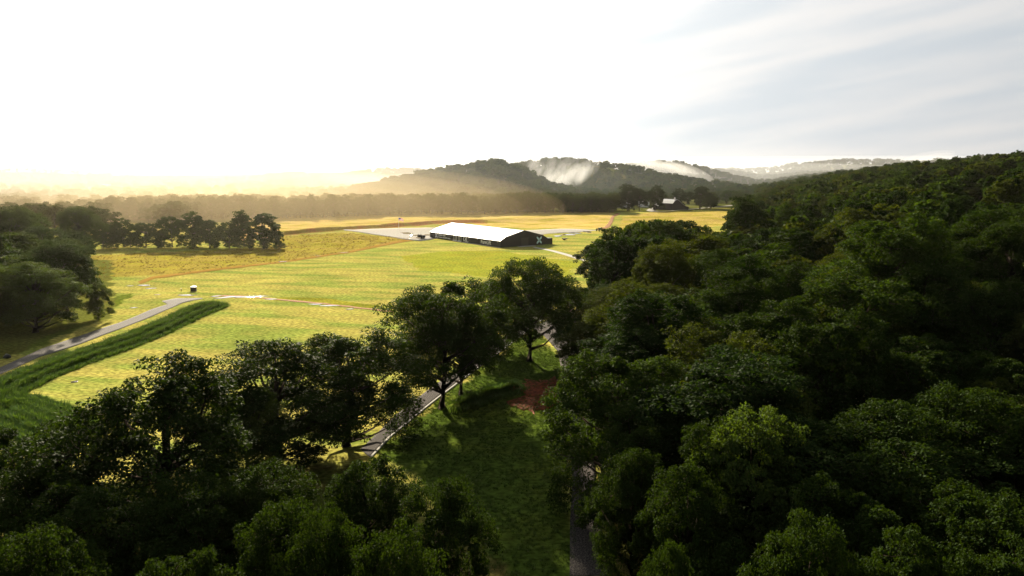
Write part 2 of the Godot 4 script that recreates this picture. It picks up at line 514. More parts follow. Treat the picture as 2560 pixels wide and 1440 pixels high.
# One kind of tree, 20 m tall with a crown of the given radius: trunk, boughs and twigs in one mesh, and a crown of leaf sprays that hang in tufts on lobes.
func grow(sd: int, radius: float, crown_base: float, lobes: int, tufts: int, leaves: int, leaf: float, openness: float, twigs := true, low := 0.0) -> Dictionary:
	rng.seed = sd
	var tall := 20.0
	var wv := PackedVector3Array()
	var wn := PackedVector3Array()
	var wi := PackedInt32Array()
	var lv := PackedVector3Array()
	var ln := PackedVector3Array()
	var lc := PackedColorArray()
	var li := PackedInt32Array()
	var lean := Vector3(rng.randf_range(-0.8, 0.8), 0, rng.randf_range(-0.8, 0.8))
	var fork := crown_base + (tall - crown_base) * 0.3
	var trunk := [Vector3(0, -0.6, 0), Vector3(0, 1.0, 0), Vector3(0, crown_base * 0.6, 0) + lean * 0.25, Vector3(0, fork, 0) + lean * 0.7, Vector3(0, fork + (tall - fork) * 0.55, 0) + lean]
	var tr := 0.34 + radius * 0.022
	tube(wv, wn, wi, trunk, tr, 0.1, 8 if twigs else 5)
	var mid_y := (tall + crown_base) * 0.5
	var half := (tall - crown_base) * 0.5
	for i in lobes:
		var t := (i + 0.5) / lobes
		var az := i * 2.39996 + rng.randf_range(-0.5, 0.5)
		# lobes from low and wide up to the top of the crown
		var up := lerpf(-0.72 - 0.55 * low, 0.80, pow(t, 0.85 + 0.3 * low)) + rng.randf_range(-0.1, 0.1)
		var out := sqrt(maxf(0.02, 1.0 - pow(clampf((up + low) / (1.0 + low), -1.0, 1.0), 2.0))) * rng.randf_range(0.40, 0.86)
		if i == lobes - 1: out = 0.12
		if i % 6 == 4: out *= 0.35
		var lr := radius * lerpf(0.24, 0.46, pow(rng.randf(), 1.3))
		if i % 5 == 2:
			out *= 1.22
			lr *= 0.8
		var c := Vector3(cos(az) * out * radius, mid_y + up * half * 0.86, sin(az) * out * radius) + lean
		var flat := rng.randf_range(0.62, 0.85)
		var y0 := clampf(c.y - radius * out * 0.75, crown_base * 0.75, fork + 3.5)
		var root := Vector3(0, y0, 0) + lean * clampf(y0 / fork, 0, 1) * 0.7
		var bend := (root + c) * 0.5 + Vector3(0, -0.12 * radius * out, 0) + Vector3(rng.randf_range(-0.5, 0.5), 0, rng.randf_range(-0.5, 0.5))
		tube(wv, wn, wi, [root, bend, c], 0.17 + radius * 0.008, 0.06, 5 if twigs else 3)
		var outward := Vector3(cos(az), 0.55, sin(az)).normalized()
		for k in tufts:
			var dir := Vector3(rng.randfn(), rng.randfn() + 0.25, rng.randfn()).normalized()
			if dir.dot(outward) < -0.35 or dir.y < -0.75:
				dir = (dir + outward * 1.1).normalized()
			var tc := c + Vector3(dir.x, dir.y * flat, dir.z) * lr * rng.randf_range(0.70, 1.2)
			var rad := lr * rng.randf_range(0.20, 0.36) + 0.12
			if twigs and k % 2 == 0:
				tube(wv, wn, wi, [c, (c + tc) * 0.5 + Vector3(0, -0.15, 0), tc], 0.055, 0.02, 3)
			for q in leaves:
				if rng.randf() < openness: continue
				var u := Vector3(rng.randfn(), rng.randfn() * 0.8 + 0.35, rng.randfn()).normalized()
				var p := tc + Vector3(u.x, u.y * 0.62, u.z) * rad * (0.45 + 0.6 * sqrt(rng.randf()))
				if q % 6 == 0:
					p = c + (tc - c) * rng.randf() + u * rad * 0.6
				var s := leaf * rng.randf_range(0.65, 1.3)
				var along := (u + Vector3(rng.randf_range(-0.7, 0.7), rng.randf_range(-1.1, 0.2), rng.randf_range(-0.7, 0.7))).normalized()
				var nrm := (u * 0.7 + Vector3(0, 0.55, 0) + Vector3(rng.randf_range(-0.8, 0.8), rng.randf_range(-0.3, 0.5), rng.randf_range(-0.8, 0.8)))
				var side := along.cross(nrm).normalized()
				nrm = side.cross(along)
				var b := lv.size()
				lv.append(p - along * s * 0.5)
				lv.append(p + side * s * 0.34 + nrm * s * 0.06)
				lv.append(p + along * s * 0.55 - nrm * s * 0.08)
				lv.append(p - side * s * 0.34 + nrm * s * 0.06)
				var g := rng.randf_range(0.7, 1.3)
				var warm := rng.randf_range(0.85, 1.2)
				var col := Color(g * warm, g, g * 0.9)
				for e in 4:
					ln.append(nrm)
					lc.append(col)
				li.append_array(PackedInt32Array([b, b + 2, b + 1, b, b + 3, b + 2]))
	return {"wood": mesh_of(wv, wn, wi), "leaves": mesh_of(lv, ln, li, lc), "radius": radius}


func leaf_material(called: String, linear: Color, back: Color) -> StandardMaterial3D:
	var m := mat(called, linear, 0.6, 0.06)
	m.vertex_color_use_as_albedo = true
	m.backlight_enabled = true
	m.backlight = back
	m.cull_mode = BaseMaterial3D.CULL_DISABLED
	return m


func tree(kind: String, x: float, z: float, tall: float, wide: float, leaf: String, label: String, group := "", category := "tree", called := "broadleaf_tree") -> Node3D:
	var k: Dictionary = protos[kind]
	var o := thing(called, label, category, at(x, z), rng.randf() * TAU, group)
	o.scale = Vector3(wide * 0.5 / k.radius, tall / 20.0, wide * 0.5 / k.radius)
	put("trunk", k.wood, mats.bark, o)
	put("crown", k.leaves, mats[leaf], o)
	return o


func wood_stuff(called: String, kinds: Array, spots: Array, tints: Array, label: String) -> void:
	var r := Node3D.new()
	r.name = numbered(called)
	add_child(r)
	tag(r, label, "woodland", "", "stuff")
	var per := []
	for k in kinds: per.append([])
	for i in spots.size(): per[i % kinds.size()].append(spots[i])
	for k in kinds.size():
		for what in ["leaves", "wood"]:
			var mm := MultiMesh.new()
			mm.transform_format = MultiMesh.TRANSFORM_3D
			mm.mesh = protos[kinds[k]][what]
			mm.instance_count = per[k].size()
			for i in per[k].size():
				var s: Array = per[k][i]
				var w: float = s[3] * 0.5 / protos[kinds[k]].radius
				mm.set_instance_transform(i, Transform3D(Basis(Vector3.UP, s[4]).scaled_local(Vector3(w, s[2] / 20.0, w)), at(s[0], s[1])))
			var o := MultiMeshInstance3D.new()
			o.multimesh = mm
			o.material_override = mats[tints[k % tints.size()]] if what == "leaves" else mats.bark
			o.name = "crowns" if what == "leaves" else "trunks"
			tag(o, "", "", "", "stuff")
			r.add_child(o, true)


# ------------------------------------------------------------------ sky
func build_sky(exposure: float) -> Sky:
	var w := 2048
	var h := 1024
	var az0 := deg_to_rad(SUN_AZ)
	var el0 := deg_to_rad(SUN_EL)
	var sun := Vector3(sin(az0) * cos(el0), sin(el0), -cos(az0) * cos(el0))
	var streak := FastNoiseLite.new()
	streak.seed = 21
	streak.frequency = 0.9
	streak.fractal_octaves = 5
	var data := PackedFloat32Array()
	data.resize(w * h * 3)
	for j in h:
		var el := (0.5 - (j + 0.5) / h) * PI
		var ce := cos(el)
		var se := sin(el)
		var fade := clampf(1.0 - el / 1.2, 0.0, 1.0)
		for i in w:
			var o := (j * w + i) * 3
			if el < -0.02:
				data[o] = 0.10 / exposure
				data[o + 1] = 0.10 / exposure
				data[o + 2] = 0.08 / exposure
				continue
			var az := (i + 0.5) / w * TAU
			var cosg := sin(az) * ce * sun.x + se * sun.y - cos(az) * ce * sun.z
			var g := acos(clampf(cosg, -1.0, 1.0))
			var l := 0.24 + 1.18 * exp(-pow(g / 1.0, 1.2)) + 4.0 * exp(-g / 0.14)
			l *= lerpf(1.0, 0.6, sstep(0.3, 1.4, el))
			# thin sheets of high cloud, drawn out and rising to the east
			var y := el - 0.17 * sin(az - 0.1)
			var c := streak.get_noise_3d(sin(az) * 2.2, cos(az) * 2.2, y * 22.0)
			var c2 := streak.get_noise_3d(sin(az) * 5.0 + 9.0, cos(az) * 5.0, y * 60.0)
			var cover := clampf(0.5 + 1.5 * c + 0.5 * c2 + (0.35 if el < 0.1 else 0.0) * (1.0 - el * 10.0), 0.0, 1.0)
			var blue := Color(0.79, 0.90, 1.0)
			var white := Color(1.0, 1.0, 1.0)
			var warm := exp(-g / 0.4)
			var tint := blue.lerp(white, clampf(0.25 + 0.65 * cover * (0.4 + 0.6 * fade) + warm, 0.0, 1.0))
			l *= 0.95 + 0.08 * cover
			data[o] = l * tint.r * (1.0 + 0.04 * warm) / exposure
			data[o + 1] = l * tint.g / exposure
			data[o + 2] = l * tint.b * (1.0 - 0.10 * warm) / exposure
	var img := Image.create_from_data(w, h, false, Image.FORMAT_RGBF, data.to_byte_array())
	var m := PanoramaSkyMaterial.new()
	m.panorama = ImageTexture.create_from_image(img)
	var s := Sky.new()
	s.sky_material = m
	return s


func mist(called: String, label: String, puffs: Array, color := Color(1, 1, 1)) -> void:
	var r := Node3D.new()
	r.name = numbered(called)
	add_child(r)
	tag(r, label, "mist", "", "stuff")
	for p in puffs:
		var f := FogVolume.new()
		f.shape = RenderingServer.FOG_VOLUME_SHAPE_ELLIPSOID
		f.size = p[1]
		var m := FogMaterial.new()
		m.density = p[2]
		m.albedo = color
		f.material = m
		f.name = "mist_puff"
		tag(f, "", "", "", "stuff")
		r.add_child(f, true)
		f.position = p[0]
		f.rotation.z = p[3]


func _ready() -> void:
	nz.seed = 3
	nz.frequency = 0.02
	nz.fractal_octaves = 3
	nz2.seed = 8
	nz2.frequency = 0.02
	nz2.fractal_octaves = 3
	# --- camera, air, sun
	var cam := Camera3D.new()
	cam.name = "camera"
	add_child(cam)
	cam.fov = rad_to_deg(2.0 * atan(720.0 / 1804.0))
	cam.position = Vector3(0, CAM_H, 0)
	cam.rotation.x = -atan(286.0 / 1804.0)
	cam.near = 0.5
	cam.far = 20000.0
	cam.current = true
	var exposure := 4.2
	var env := Environment.new()
	env.background_mode = Environment.BG_SKY
	env.sky = build_sky(exposure)
	env.tonemap_mode = Environment.TONE_MAPPER_LINEAR
	env.tonemap_exposure = exposure
	env.volumetric_fog_enabled = true
	env.volumetric_fog_density = 0.000014
	env.volumetric_fog_albedo = Color(1.0, 0.97, 0.92)
	env.volumetric_fog_anisotropy = 0.75
	env.sdfgi_enabled = true
	env.ssao_enabled = true
	env.ssil_enabled = true
	var we := WorldEnvironment.new()
	we.name = "environment"
	we.environment = env
	add_child(we)
	var sun := DirectionalLight3D.new()
	sun.name = "sun"
	add_child(sun)
	sun.rotation = Vector3(-deg_to_rad(SUN_EL), PI - deg_to_rad(SUN_AZ), 0)
	sun.light_energy = 1.6
	sun.light_color = Color(1.0, 0.945, 0.84)
	sun.light_angular_distance = 1.5
	sun.shadow_enabled = true

	build_materials()
	build_ground()
	print("ground ", Time.get_ticks_msec())
	build_roads()
	build_trees()
	print("trees ", Time.get_ticks_msec())
	build_tent()
	build_barn()
	build_small_things()
	build_grass()
	build_mist()
	print("done ", Time.get_ticks_msec())


func build_materials() -> void:
	var m := mat("bark", Color(0.045, 0.036, 0.028), 0.95, 0.2)
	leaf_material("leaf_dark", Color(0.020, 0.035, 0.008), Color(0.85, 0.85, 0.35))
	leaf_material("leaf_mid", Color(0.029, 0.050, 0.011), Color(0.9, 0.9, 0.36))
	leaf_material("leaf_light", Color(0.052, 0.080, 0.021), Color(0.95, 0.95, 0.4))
	leaf_material("leaf_olive", Color(0.038, 0.050, 0.013), Color(0.9, 0.9, 0.36))
	leaf_material("leaf_cool", Color(0.018, 0.032, 0.009), Color(0.85, 0.9, 0.4))
	leaf_material("leaf_yellow", Color(0.040, 0.055, 0.012), Color(0.95, 0.92, 0.33))
	leaf_material("leaf_dull", Color(0.042, 0.062, 0.017), Color(0.9, 0.9, 0.4))
	m = mat("asphalt", Color(1, 1, 1), 0.9, 0.08)
	m.albedo_texture = grain_texture(2, 0.06, Color(0.19, 0.18, 0.18), Color(0.35, 0.33, 0.31), 2.2)
	m = mat("worn_asphalt", Color(1, 1, 1), 0.9, 0.1)
	m.albedo_texture = grain_texture(3, 0.06, Color(0.28, 0.27, 0.26), Color(0.46, 0.44, 0.42), 2.2)
	m = mat("gravel", Color(1, 1, 1), 0.95, 0.1)
	m.albedo_texture = grain_texture(4, 0.05, Color(0.40, 0.39, 0.37), Color(0.58, 0.57, 0.54))
	m.uv1_triplanar = true
	m.uv1_world_triplanar = true
	m.uv1_scale = Vector3.ONE * 0.06
	m = mat("concrete", Color(0.32, 0.31, 0.28), 0.9, 0.1)
	m = mat("dirt", Color(1, 1, 1), 0.95, 0.1)
	m.albedo_texture = grain_texture(6, 0.05, Color(0.40, 0.27, 0.17), Color(0.58, 0.43, 0.28))
	m = mat("dry_track", Color(1, 1, 1), 0.95, 0.0)
	m.albedo_texture = grain_texture(7, 0.05, Color(0.46, 0.38, 0.18), Color(0.55, 0.42, 0.21))
	m = mat("red_soil", Color(1, 1, 1), 0.95, 0.2)
	m.albedo_texture = grain_texture(9, 0.03, Color(0.30, 0.17, 0.11), Color(0.54, 0.28, 0.17))
	m.uv1_triplanar = true
	m.uv1_world_triplanar = true
	m.uv1_scale = Vector3.ONE * 0.12
	m = mat("water", Color(0.10, 0.08, 0.06), 0.04, 0.5)
	mat("tent_black", Color(0.012, 0.012, 0.012), 0.55, 0.35)
	m = mat("tent_white", Color(0.74, 0.74, 0.73), 0.5, 0.4)
	m.backlight_enabled = true
	m.backlight = Color(0.5, 0.5, 0.5)
	mat("white_paint", Color(0.78, 0.78, 0.76), 0.5)
	mat("pale_blue", Color(0.42, 0.66, 0.72), 0.5)
	mat("glass", Color(0.02, 0.025, 0.03), 0.05, 0.6)
	mat("dark_metal", Color(0.03, 0.028, 0.026), 0.5)
	mat("grey_metal", Color(0.25, 0.25, 0.25), 0.4)
	mat("barn_wood", Color(0.022, 0.022, 0.024), 0.85, 0.3)
	mat("barn_roof", Color(0.16, 0.17, 0.18), 0.45, 0.5)
	mat("rubber", Color(0.02, 0.02, 0.02), 0.8)
	m = mat("grass_long", Color(0.085, 0.145, 0.045), 0.9, 0.0)
	m.vertex_color_use_as_albedo = true
	m.backlight_enabled = true
	m.backlight = Color(0.8, 0.8, 0.4)
	m = mat("grass_lawn", Color(0.050, 0.080, 0.022), 0.9, 0.0)
	m.vertex_color_use_as_albedo = true
	m.backlight_enabled = true
	m.backlight = Color(0.8, 0.8, 0.4)
	m = mat("grass_dry", Color(0.25, 0.20, 0.075), 0.9, 0.0)
	m.vertex_color_use_as_albedo = true
	m.backlight_enabled = true
	m.backlight = Color(0.8, 0.75, 0.5)
	m = mat("grass_field", Color(0.17, 0.16, 0.04), 0.9, 0.0)
	m.vertex_color_use_as_albedo = true
	m.backlight_enabled = true
	m.backlight = Color(0.8, 0.8, 0.4)


func build_roads() -> void:
	strip("lane", LANE_L, LANE_R, mats.worn_asphalt, 0.05, "grey asphalt lane ending in a widened turning head beside the grassy berm", "lane")
	strip("road", ROADA_L, ROADA_R, mats.asphalt, 0.05, "narrow asphalt road running past the trees along the mown field", "road")
	var inner := []
	for i in range(0, ROADA_R.size(), 2):
		inner.append(ROADA_R[i] + 0.32)
		inner.append(ROADA_R[i + 1] + 0.05)
	strip("kerb", ROADA_R, inner, mats.concrete, 0.15, "thin pale concrete kerb along the lawn side of the field road", "kerb")
	strip("wood_road", ROADB_L, ROADB_R, mats.asphalt, 0.07, "dark shaded road along the wood, meeting the field road", "road")
	strip("footpath", SIDEWALK_L, SIDEWALK_R, mats.concrete, 0.08, "pale concrete footpath from the tent's gable to the wood", "path")
	strip("wet_track", TRACKW_L, TRACKW_R, mats.dirt, 0.05, "muddy red vehicle track with puddles crossing the mown field", "track", 0.5)
	strip("curved_track", TRACKR_L, TRACKR_R, mats.dirt, 0.05, "red dirt track curving up the golden hay meadow", "track", 0.5)
	strip("dry_track", TRACKD_L, TRACKD_R, mats.dry_track, 0.03, "tan wheel track dividing the hay meadow from the mown field", "track", 0.7)
	strip("gravel_drive", DRIVE_L, DRIVE_R, mats.gravel, 0.12, "pale gravel drive curving round the dark barn", "drive")
	patch("gravel_yard", dense(pts(PAD1), 6.0, 2.0), mats.gravel, 0.05, "pale grey gravel yard with wet patches around the flagpole", "yard")
	patch("gravel_apron", dense(pts(PAD2), 6.0, 2.0), mats.gravel, 0.05, "pale grey gravel apron behind the tent's gable end", "yard")
	patch("bare_soil", dense(pts(SOIL), 0.5, 3.2), mats.red_soil, 0.03, "bare patch of red soil beside the grassy mound", "soil")
	var i := 0
	for p in PUD:
		i += 1
		patch("puddle", blob(p[0], p[1], p[2] * 1.3, clampf(p[2] * 0.55, 0.6, 1.5), -0.35 + 0.1 * (i % 3 - 1), i), mats.water, 0.075, "shallow puddle mirroring the bright sky on the field", "puddle").set_meta("group", "puddles on the mown field")
	for p in PUD2:
		i += 1
		patch("puddle", blob(p[0], p[1], p[2], 5.5, 0.1 * (i % 3 - 1), i), mats.water, 0.08, "broad puddle mirroring the bright sky on the gravel beside the tent", "puddle").set_meta("group", "puddles on the gravel")


func build_trees() -> void:
	protos.oak_a = grow(101, 8.6, 3.4, 28, 26, 92, 0.30, 0.0, true, 0.25)
	protos.oak_b = grow(202, 8.6, 3.0, 28, 26, 92, 0.30, 0.0, true, 0.2)
	protos.round_a = grow(303, 8.0, 1.2, 27, 26, 92, 0.29, 0.0, true, 0.4)
	protos.round_b = grow(404, 8.0, 0.9, 28, 26, 90, 0.29, 0.0, true, 0.4)
	protos.tall_a = grow(505, 6.0, 0.9, 26, 24, 90, 0.26, 0.0, true, 0.4)
	protos.mid_a = grow(606, 8.5, 1.3, 20, 18, 44, 0.62, 0.0, false)
	protos.mid_b = grow(707, 8.0, 0.5, 21, 18, 44, 0.62, 0.0, false, 0.4)
	protos.mid_c = grow(808, 7.0, 0.6, 21, 18, 44, 0.62, 0.0, false, 0.4)
	protos.far_a = grow(909, 8.5, 1.0, 13, 12, 13, 1.6, 0.0, false)
	protos.far_b = grow(910, 8.0, 0.8, 14, 12, 13, 1.6, 0.0, false)
	protos.far_c = grow(911, 7.0, 1.0, 13, 12, 13, 1.6, 0.0, false)
	rng.seed = 77
	var fore := [
		["round_b", "leaf_dark", "tall near-black spreading oak beside the long-grass berm"], ["round_a", "leaf_dark", "broad dark tree at the field's edge, first of a touching pair"], ["round_b", "leaf_mid", "broad sunlit-topped tree at the road's edge, second of a touching pair"],
		["round_b", "leaf_light", "small bright yellow-green tree tucked behind the near-black oak"], ["oak_a", "leaf_mid", "tall roadside tree with a bare straight trunk beside the grassy mound"], ["oak_b", "leaf_mid", "slimmer roadside tree close behind the straight-trunked one"],
		["oak_b", "leaf_mid", "tall spreading tree on the lawn where the two roads meet"], ["round_a", "leaf_mid", "lower tree leaning in beside the one where the roads meet"],
		["round_b", "leaf_dark", "rounded dark tree at the lawn corner by the road"], ["round_a", "leaf_dark", "low dark tree beside the brown bare ground of the lawn"], ["oak_b", "leaf_dark", "dark tree crowded between the near-black oak and the lawn"],
		["round_a", "leaf_dark", "dark tree rising in front of the near-black oak"], ["oak_a", "leaf_dark", "open-crowned dark tree beside the end of the berm"],
	]
	for i in FORE.size():
		var f: Array = FORE[i]
		var k: Array = fore[i] if i < fore.size() else ["oak_b" if i % 2 else "round_b", "leaf_dark", "near-black treetop in the thicket in front of the near-black oak"]
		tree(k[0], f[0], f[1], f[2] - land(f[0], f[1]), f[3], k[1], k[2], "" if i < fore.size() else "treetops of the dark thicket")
	# the wood on the east side
	var used := []
	var special := {0: "broad tree at the wood's corner overhanging the shaded road", 2: "narrow tall tree with bright silvery-green leaves in the dark wood", 6: "tall tree with upright leaf plumes at the wood's edge behind the footpath", 10: "round-topped tree standing up over the hay meadow's wooded edge", 11: "huge domed tree towering over its neighbours in the wood", 4: "wide yellow-topped tree in the wood above the road junction"}
	for i in RIGHT.size():
		var f: Array = RIGHT[i]
		var d: float = -f[1]
		var kind: String = ["round_b", "round_a", "oak_b", "round_b"][i % 4] if d < 190.0 else ["mid_a", "mid_b", "mid_c"][i % 3]
		if i == 2 or i == 3: kind = "tall_a"
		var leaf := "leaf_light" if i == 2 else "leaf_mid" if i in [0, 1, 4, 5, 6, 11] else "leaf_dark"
		var tall := maxf(13.0, f[2] - land(f[0], f[1]))
		var form := "spreading" if kind in ["oak_b", "mid_a"] else "columnar" if kind == "tall_a" else "dome-shaped"
		var big: String = "large %s %s tree standing over %s" % ["mid green" if leaf == "leaf_mid" else "near-black", form, "the shaded road at the wood's edge" if f[0] < wood_edge(d) + 12.0 else "the lower wood beside the bright silvery-green tree" if d < 100.0 else "the rising wood near the huge domed tree" if d < 190.0 else "the wood's upper edge behind the footpath"]
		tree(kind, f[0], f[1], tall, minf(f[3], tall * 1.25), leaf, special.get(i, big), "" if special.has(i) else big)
		used.append(Vector3(f[0], f[1], f[3] * 0.5))
	var spots := []
	var far_spots := []
	rng.seed = 91
	var gap := 10.5
	var gz := -32.0
	while gz > -1150.0:
		var step := gap if gz > -420.0 else gap * 1.15
		var d0 := -gz
		var x := wood_edge(d0)
		while x < d0 * 0.86 + 14.0:
			var px := x + rng.randf_range(-3.4, 3.4)
			var pz := gz + rng.randf_range(-3.4, 3.4)
			x += step
			var a := px / -pz
			var dd := -pz
			if (a > 0.615 and a < 0.675 and dd > 215.0 and dd < 400.0) or (a > 0.405 and a < 0.465 and dd > 105.0 and dd < 205.0) or (a > 0.62 and a < 0.665 and dd > 90.0 and dd < 165.0):
				continue
			var ok := true
			for u in used:
				if Vector2(px - u.x, pz - u.y).length() < u.z * 0.62:
					ok = false
					break
			if dd < 62.0 and a > 0.24 and a < 0.46: ok = false
			if not ok: continue
			var s := [px, pz, lerpf(12.0, 26.0, pow(rng.randf(), 1.4)), rng.randf_range(10.5, 21.0), rng.randf() * TAU]
			if dd < 60.0: s[2] = rng.randf_range(12.0, 15.5)
			if dd < 80.0 and px < 21.0:
				s[0] = maxf(px, 15.5)
				s[3] = rng.randf_range(7.5, 9.0)
			if dd < 206.0: spots.append(s)
			else: far_spots.append(s)
		gz -= step * 0.95
	var n := 0
	for s in spots:
		n += 1
		var d: float = -s[1]
		var kind: String = ["round_b", "oak_b", "round_a", "tall_a", "oak_a"][n % 5] if d < 170.0 else ["mid_b", "mid_c", "mid_a"][n % 3]
		var tone := rng.randi_range(0, 6)
		var leaf: String = ["leaf_dark", "leaf_mid", "leaf_olive", "leaf_dark", "leaf_mid", "leaf_cool", "leaf_yellow"][tone]
		var shade: String = ["near-black", "mid green", "olive green", "near-black", "mid green", "deep green", "yellow-green"][tone]
		var form := "spreading" if kind in ["oak_a", "oak_b", "mid_a"] else "rounded"
		var where: String = "at the wood's edge by the shaded road" if s[0] < wood_edge(d) + 14.0 else "deep in the wood below the huge domed tree" if d < 125.0 else "up the wooded slope behind the huge domed tree"
		var size := "tall" if s[2] > 18.5 else "lower"
		tree(kind, s[0], s[1], s[2], s[3], leaf, "%s %s %s tree %s" % [size, shade, form, where], "%s %s %s wood trees %s" % [size, shade, form, where])
	wood_stuff("hillside_wood", ["mid_b", "far_a", "mid_c", "far_b", "mid_a", "far_c"], far_spots, ["leaf_mid", "leaf_dark", "leaf_olive", "leaf_mid", "leaf_cool", "leaf_yellow"], "dense dark green wood climbing the long slope behind the big domed tree")
	print("wood ", spots.size(), " + ", far_spots.size())
	# the cluster at the west edge, the row in the meadow, the trees round the barn
	var left_names := {0: "round bright-topped tree standing on a single trunk beside the lane", 1: "big dark spreading tree overhanging the lane's turning head", 2: "small dark bushy tree below the big spreading one"}
	for i in LEFT.size():
		var f: Array = LEFT[i]
		tree(["round_a", "oak_b", "round_b", "mid_a", "mid_b"][i % 5] if i > 2 else ["round_a", "oak_b", "round_b"][i], f[0], f[1], f[2] - land(f[0], f[1]), minf(f[3], 20.0), ["leaf_light", "leaf_mid", "leaf_dull", "leaf_dull"][i % 4], left_names.get(i, "leafy green tree in the copse between the lane and the tree row"), "" if left_names.has(i) else "trees of the copse by the lane")
	rng.seed = 41
	for i in 16:
		var d := rng.randf_range(195.0, 345.0)
		var x := -d * rng.randf_range(0.60, 0.80)
		tree(["mid_b", "mid_a", "mid_c"][i % 3], x, -d, rng.randf_range(13.0, 19.0), rng.randf_range(13.0, 19.0), ["leaf_dull", "leaf_mid"][i % 2], "leafy green tree in the copse between the lane and the tree row", "trees of the copse by the lane")
	for i in ROW.size():
		var f: Array = ROW[i]
		tree(["mid_a", "mid_b", "mid_c"][i % 3], f[0], f[1], maxf(9.0, f[2] - land(f[0], f[1])), f[3], "leaf_dull", "hazy olive green tree in the row along the tan hay meadow" if i < 8 else ["tall hazy tree closing the meadow row near the gravel yard", "low dark bush at the foot of the meadow row's end"][i - 8], "trees of the meadow row" if i < 8 else "")
	rng.seed = 43
	for i in 14:
		tree("mid_b", -224.0 + i * 7.4 + rng.randf_range(-2, 2), -393.0 + rng.randf_range(-4, 4), rng.randf_range(3.5, 6.5), rng.randf_range(6.0, 9.0), "leaf_dull", "low leafy bush filling the foot of the meadow tree row", "bushes under the meadow row", "bush", "leafy_bush")
	for i in BARN.size():
		var f: Array = BARN[i]
		tree(["mid_c", "mid_a", "mid_b"][i % 3], f[0], f[1], maxf(9.0, f[2] - land(f[0], f[1])), f[3], "leaf_dark" if i < 6 else "leaf_dull", "tall dark tree standing around the black barn" if i < 6 else "green tree at the hay meadow's far corner near the barn", "trees around the barn" if i < 6 else "trees at the far corner of the meadow")
	# the tree line behind the far meadow
	rng.seed = 55
	var lx := -330.0
	n = 0
	while lx < 100.0:
		var lz := table([-330.0, -194.0, -102.0, 7.0, 85.0, 120.0], [-575.0, -607.0, -660.0, -688.0, -708.0, -712.0], lx) - 6.0
		n += 1
		tree(["mid_b", "mid_c", "mid_a"][n % 3], lx, lz + rng.randf_range(-3, 3), rng.randf_range(14.0, 21.0), rng.randf_range(11.0, 16.0), "leaf_dull" if n % 3 else "leaf_mid", "hazy green tree in the long tree line behind the far hay meadow", "tree line behind the far meadow")
		lx += rng.randf_range(7.5, 11.0)
	# woods further off, which read as masses
	var plain := []
	rng.seed = 66
	for i in 5200:
		var d := 410.0 + 2600.0 * pow(rng.randf(), 1.6)
		var a := rng.randf_range(-0.80, 0.42)
		var x := a * d
		var z := -d
		var clump := nz.get_noise_2d(x * 0.35, z * 0.35)
		var behind := table([-330.0, -194.0, -102.0, 7.0, 85.0, 120.0], [-575.0, -607.0, -660.0, -688.0, -708.0, -712.0], x) - 14.0
		if x > -250.0 and z > behind: continue
		if x > 100.0 and d < 860.0: continue
		if x <= -250.0 and d < 620.0 and clump < -0.15: continue
		var hill := land(x, z)
		if hill < 12.0 and d > 760.0 and clump < 0.02 and x < -120.0: continue
		if x > -420.0 and x < 600.0 and hill > 7.0: continue
		plain.append([x, z, rng.randf_range(12.0, 19.0), rng.randf_range(11.0, 17.0), rng.randf() * TAU])
	# the tree line is a deep belt: more trees close behind its front row
	for i in 420:
		var x := rng.randf_range(-340.0, 105.0)
		var z := table([-330.0, -194.0, -102.0, 7.0, 85.0, 120.0], [-575.0, -607.0, -660.0, -688.0, -708.0, -712.0], x) - rng.randf_range(13.0, 95.0)
		plain.append([x, z, rng.randf_range(14.0, 21.0), rng.randf_range(11.0, 17.0), rng.randf() * TAU])
	wood_stuff("valley_wood", ["far_a", "far_b", "far_c"], plain, ["leaf_dull", "leaf_mid", "leaf_olive"], "hazy woods and hedgerows fading across the misty valley floor")
	var hills := []
	for i in 12500:
		var d := 880.0 + 2600.0 * pow(rng.randf(), 1.35)
		var a := rng.randf_range(-0.34, 0.75)
		var x := a * d
		if land(x, -d) <= 7.0: continue
		if x > wood_edge(d) and d < 1150.0: continue
		hills.append([x, -d, rng.randf_range(12.0, 18.0), rng.randf_range(12.0, 18.0), rng.randf() * TAU])
	wood_stuff("hill_forest", ["far_b", "far_c", "far_a", "far_b"], hills, ["leaf_dull", "leaf_mid", "leaf_olive", "leaf_cool"], "unbroken forest covering the rounded hills behind the tree line")
	print("plain ", plain.size(), " hills ", hills.size())


